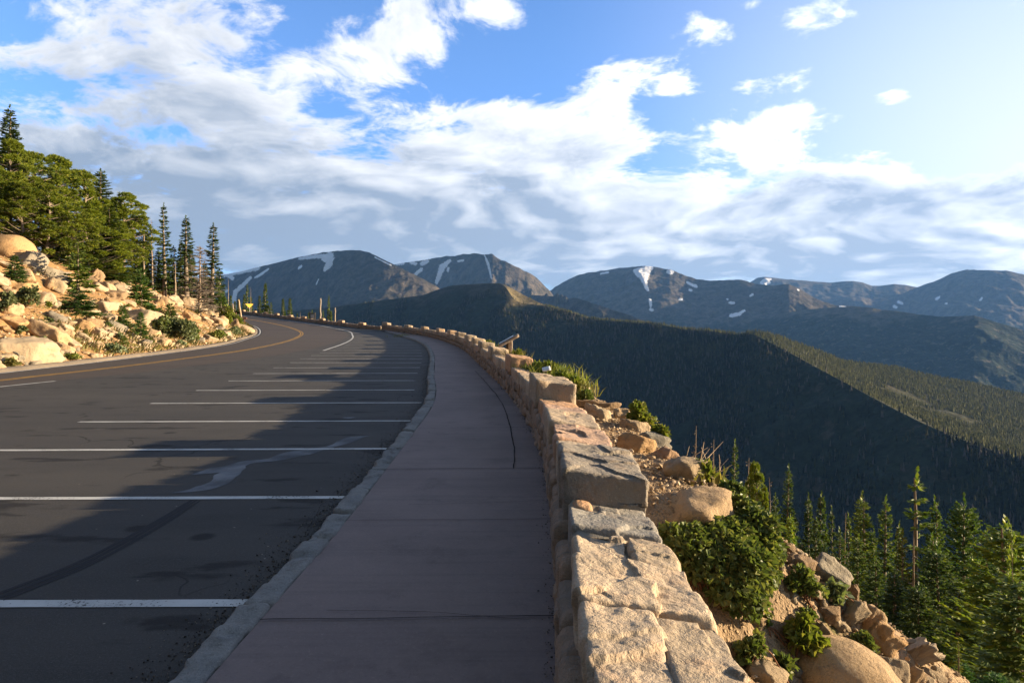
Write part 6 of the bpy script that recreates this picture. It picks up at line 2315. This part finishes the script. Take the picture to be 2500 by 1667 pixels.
m_panel = plain("panel_face", (0.30, 0.33, 0.36), 0.25)
m_bracket = plain("black_bracket", (0.02, 0.02, 0.022), 0.4, 0.5)
m_yel = plain("yellow_sign_face", (0.72, 0.40, 0.02), 0.5)
m_whites = plain("white_sign_face", (0.70, 0.72, 0.76), 0.4)
m_steel = plain("galvanised_steel", (0.36, 0.36, 0.36), 0.45, 0.7)
m_rust = plain("rust_brown_paint", (0.13, 0.055, 0.035), 0.6)
m_pole = mat_bark("pale_pole_wood", (0.36, 0.28, 0.19), (0.46, 0.36, 0.25))
m_gpole = mat_bark("grey_pole_wood", (0.26, 0.215, 0.17), (0.36, 0.30, 0.24))

# slanted interpretive board seen from its narrow side
y = 21.5
base = px(1246.5, 879, y)
t = thing("interpretive_board", (base[0], base[1], base[2] - 0.25), "weathered wooden interpretive board tilted on posts behind the wall", "sign")
top = (VH - 832) / F * y + CAMH - (base[2] - 0.25)
box_mesh("post", (0.135, 0.14, top + 0.02), m_wood, t, (0, 0, top / 2), n=(4, 4, 10), amp=0.006)
box_mesh("post", (0.135, 0.14, top + 0.02), m_dark, t, (-0.075, 0.95, top / 2), n=(4, 4, 10), amp=0.006)
ang = math.atan2(28, 51)
hc = (VH - 832) / F * y + CAMH - (base[2] - 0.25)
bx = (1242 - 1246.5) / F * y
b = box_mesh("board", (0.72, 1.30, 0.085), m_wood, t, (bx, 0.42, hc), (0, -ang, 0), n=(8, 10, 2), amp=0.004)
box_mesh("panel", (0.52, 1.16, 0.022), m_panel, b, (-0.06, 0, 0.056), r=0.004)
box_mesh("bracket", (0.16, 0.17, 0.05), m_bracket, t, (0.03, -0.01, (VH - 864) / F * y + CAMH - base[2] + 0.25))

# small white-topped marker
y = 13.4
c = px(1334, 901, y)
gz_ = gz(c[0], c[1])
t = thing("trail_marker", (c[0], c[1], gz_), "small marker with a white slanted plate on a dark post behind the wall", "sign")
box_mesh("post", (0.045, 0.045, c[2] - gz_ + 0.2), m_dark, t, (-0.01, 0, (c[2] - gz_) / 2 - 0.1))
box_mesh("plate", (0.165, 0.13, 0.022), m_whites, t, (0, 0, c[2] - gz_ + 0.005), (0.50, -0.22, 0), r=0.004)

# yellow warning sign beyond the bend
y = 126.6
c = px(609, 747, y)
gz_ = gz(c[0], c[1])
t = thing("warning_sign", (c[0], c[1], gz_), "yellow downward-pointing triangular sign on a post beyond the far bend", "sign")
w, h = 20 / F * y / 2, 10.0 / F * y
zc = c[2] - gz_
v = np.array([(-w, 0, h / 2), (w, 0, h / 2), (0, 0, -h / 2), (-w, 0.03, h / 2), (w, 0.03, h / 2), (0, 0.03, -h / 2)])
tri = [np.array([(0, 2, 1), (3, 4, 5)]), np.array([(0, 1, 4, 3), (1, 2, 5, 4), (2, 0, 3, 5)])]
link("plate", mesh_np("plate", v, tri, False), m_yel, t, (0, -0.05, zc)).rotation_euler = (0, 0, 0.75)
tv, tf = tube(np.array([(0, 0, -0.3), (0, 0, zc / 2), (0, 0, zc + h / 2)]), [0.035] * 3, 8)
link("post", mesh_np("post", tv, [tf]), m_steel, t)

# leaning snow pole and barrier gate at the inside of the bend
def pole(name, u0, v0, u1, v1, y, r, mat, label, cat="pole"):
    a, b = px(u0, v0, y), px(u1, v1, y)
    t = np.linspace(-0.05, 1, 9)[:, None]
    g = np.random.default_rng(int(u0))
    p = (b - a) * t + np.concatenate([g.normal(0, r * 0.25, (9, 2)), np.zeros((9, 1))], 1)
    tv, tf = tube(p, np.linspace(r * 1.1, r * 0.85, 9), 8)
    cap = np.array([np.arange(len(tv) - 8, len(tv))])
    return tag(link(name, mesh_np(name, tv, [tf, cap]), mat, None, a), label, cat)


pole("snow_pole", 592, 792, 582, 731, 92, 0.11, m_pole, "pale leaning wooden snow pole beside the barrier gate")
pole("snow_pole", 571, 778, 568.5, 741, 98, 0.09, m_gpole, "grey wooden snow pole left of the pale leaning one")
pole("snow_pole", 781.5, 790, 782.8, 728, 97.5, 0.12, m_gpole, "tall grey snow pole against the far roadside wall")
pole("snow_pole", 818, 788, 818, 751, 100.5, 0.09, m_gpole, "short grey snow pole behind the far roadside wall")

y = 90.5
a = px(576, 786, y)
t = thing("barrier_gate", tuple(a), "rust-brown swing barrier gate folded back at the bend", "gate")
k = y / F
box_mesh("post", (0.14, 0.14, 24 * k), m_rust, t, (0, 0, 11 * k))
box_mesh("post", (0.12, 0.12, 14 * k), m_rust, t, (17 * k, 0.5, 5 * k))
box_mesh("rail", (24 * k, 0.08, 0.10), m_rust, t, (9 * k, 0.2, 12 * k), (0, 0.10, 0))
box_mesh("brace", (14 * k, 0.06, 0.08), m_rust, t, (13 * k, 0.3, 5 * k), (0, -0.75, 0))
box_mesh("counterweight", (0.35, 0.22, 0.22), m_rust, t, (22 * k, 0.2, 9 * k), r=0.03)

# dark framed board behind the far wall
y = 101.5
a = px(763, 781, y)
t = thing("notice_board", tuple(a), "small dark framed notice board behind the far roadside wall", "sign")
k = y / F
box_mesh("post", (0.12, 0.12, 22 * k), m_dark, t, (-6.5 * k, 0, 9 * k))
box_mesh("post", (0.12, 0.12, 20 * k), m_dark, t, (6.5 * k, 0, 8 * k))
box_mesh("panel", (11 * k, 0.06, 11 * k), m_panel, t, (0, 0, 9 * k))
box_mesh("rail", (14 * k, 0.09, 0.14), m_dark, t, (0, -0.02, 15.5 * k))

# ------------------------------------------------------------------ air between the camera and the mountains
def make_haze():
    x0, x1, y0, y1, z0, z1 = -11000, 11000, -400, 15500, -531.5, 930
    v = [(x, y, z) for z in (z0, z1) for x, y in ((x0, y0), (x1, y0), (x1, y1), (x0, y1))]
    f = [(3, 2, 1, 0), (4, 5, 6, 7), (0, 1, 5, 4), (1, 2, 6, 5), (2, 3, 7, 6), (3, 0, 4, 7)]
    me = mesh_np("haze", np.array(v, float), [np.array(f)], False)
    m, N, out = new_mat("haze")
    pv = N.add('ShaderNodeVolumePrincipled')
    N.put(pv.inputs['Color'], (0.20, 0.46, 1.0))
    N.put(pv.inputs['Density'], 2.3e-5)
    N.put(pv.inputs['Anisotropy'], 0.0)
    N.put(out.inputs[1], pv.outputs[0])
    o = link("haze", me, m)
    tag(o, "thin bluish mountain air that fades the far peaks", "haze", kind="stuff")


make_haze()
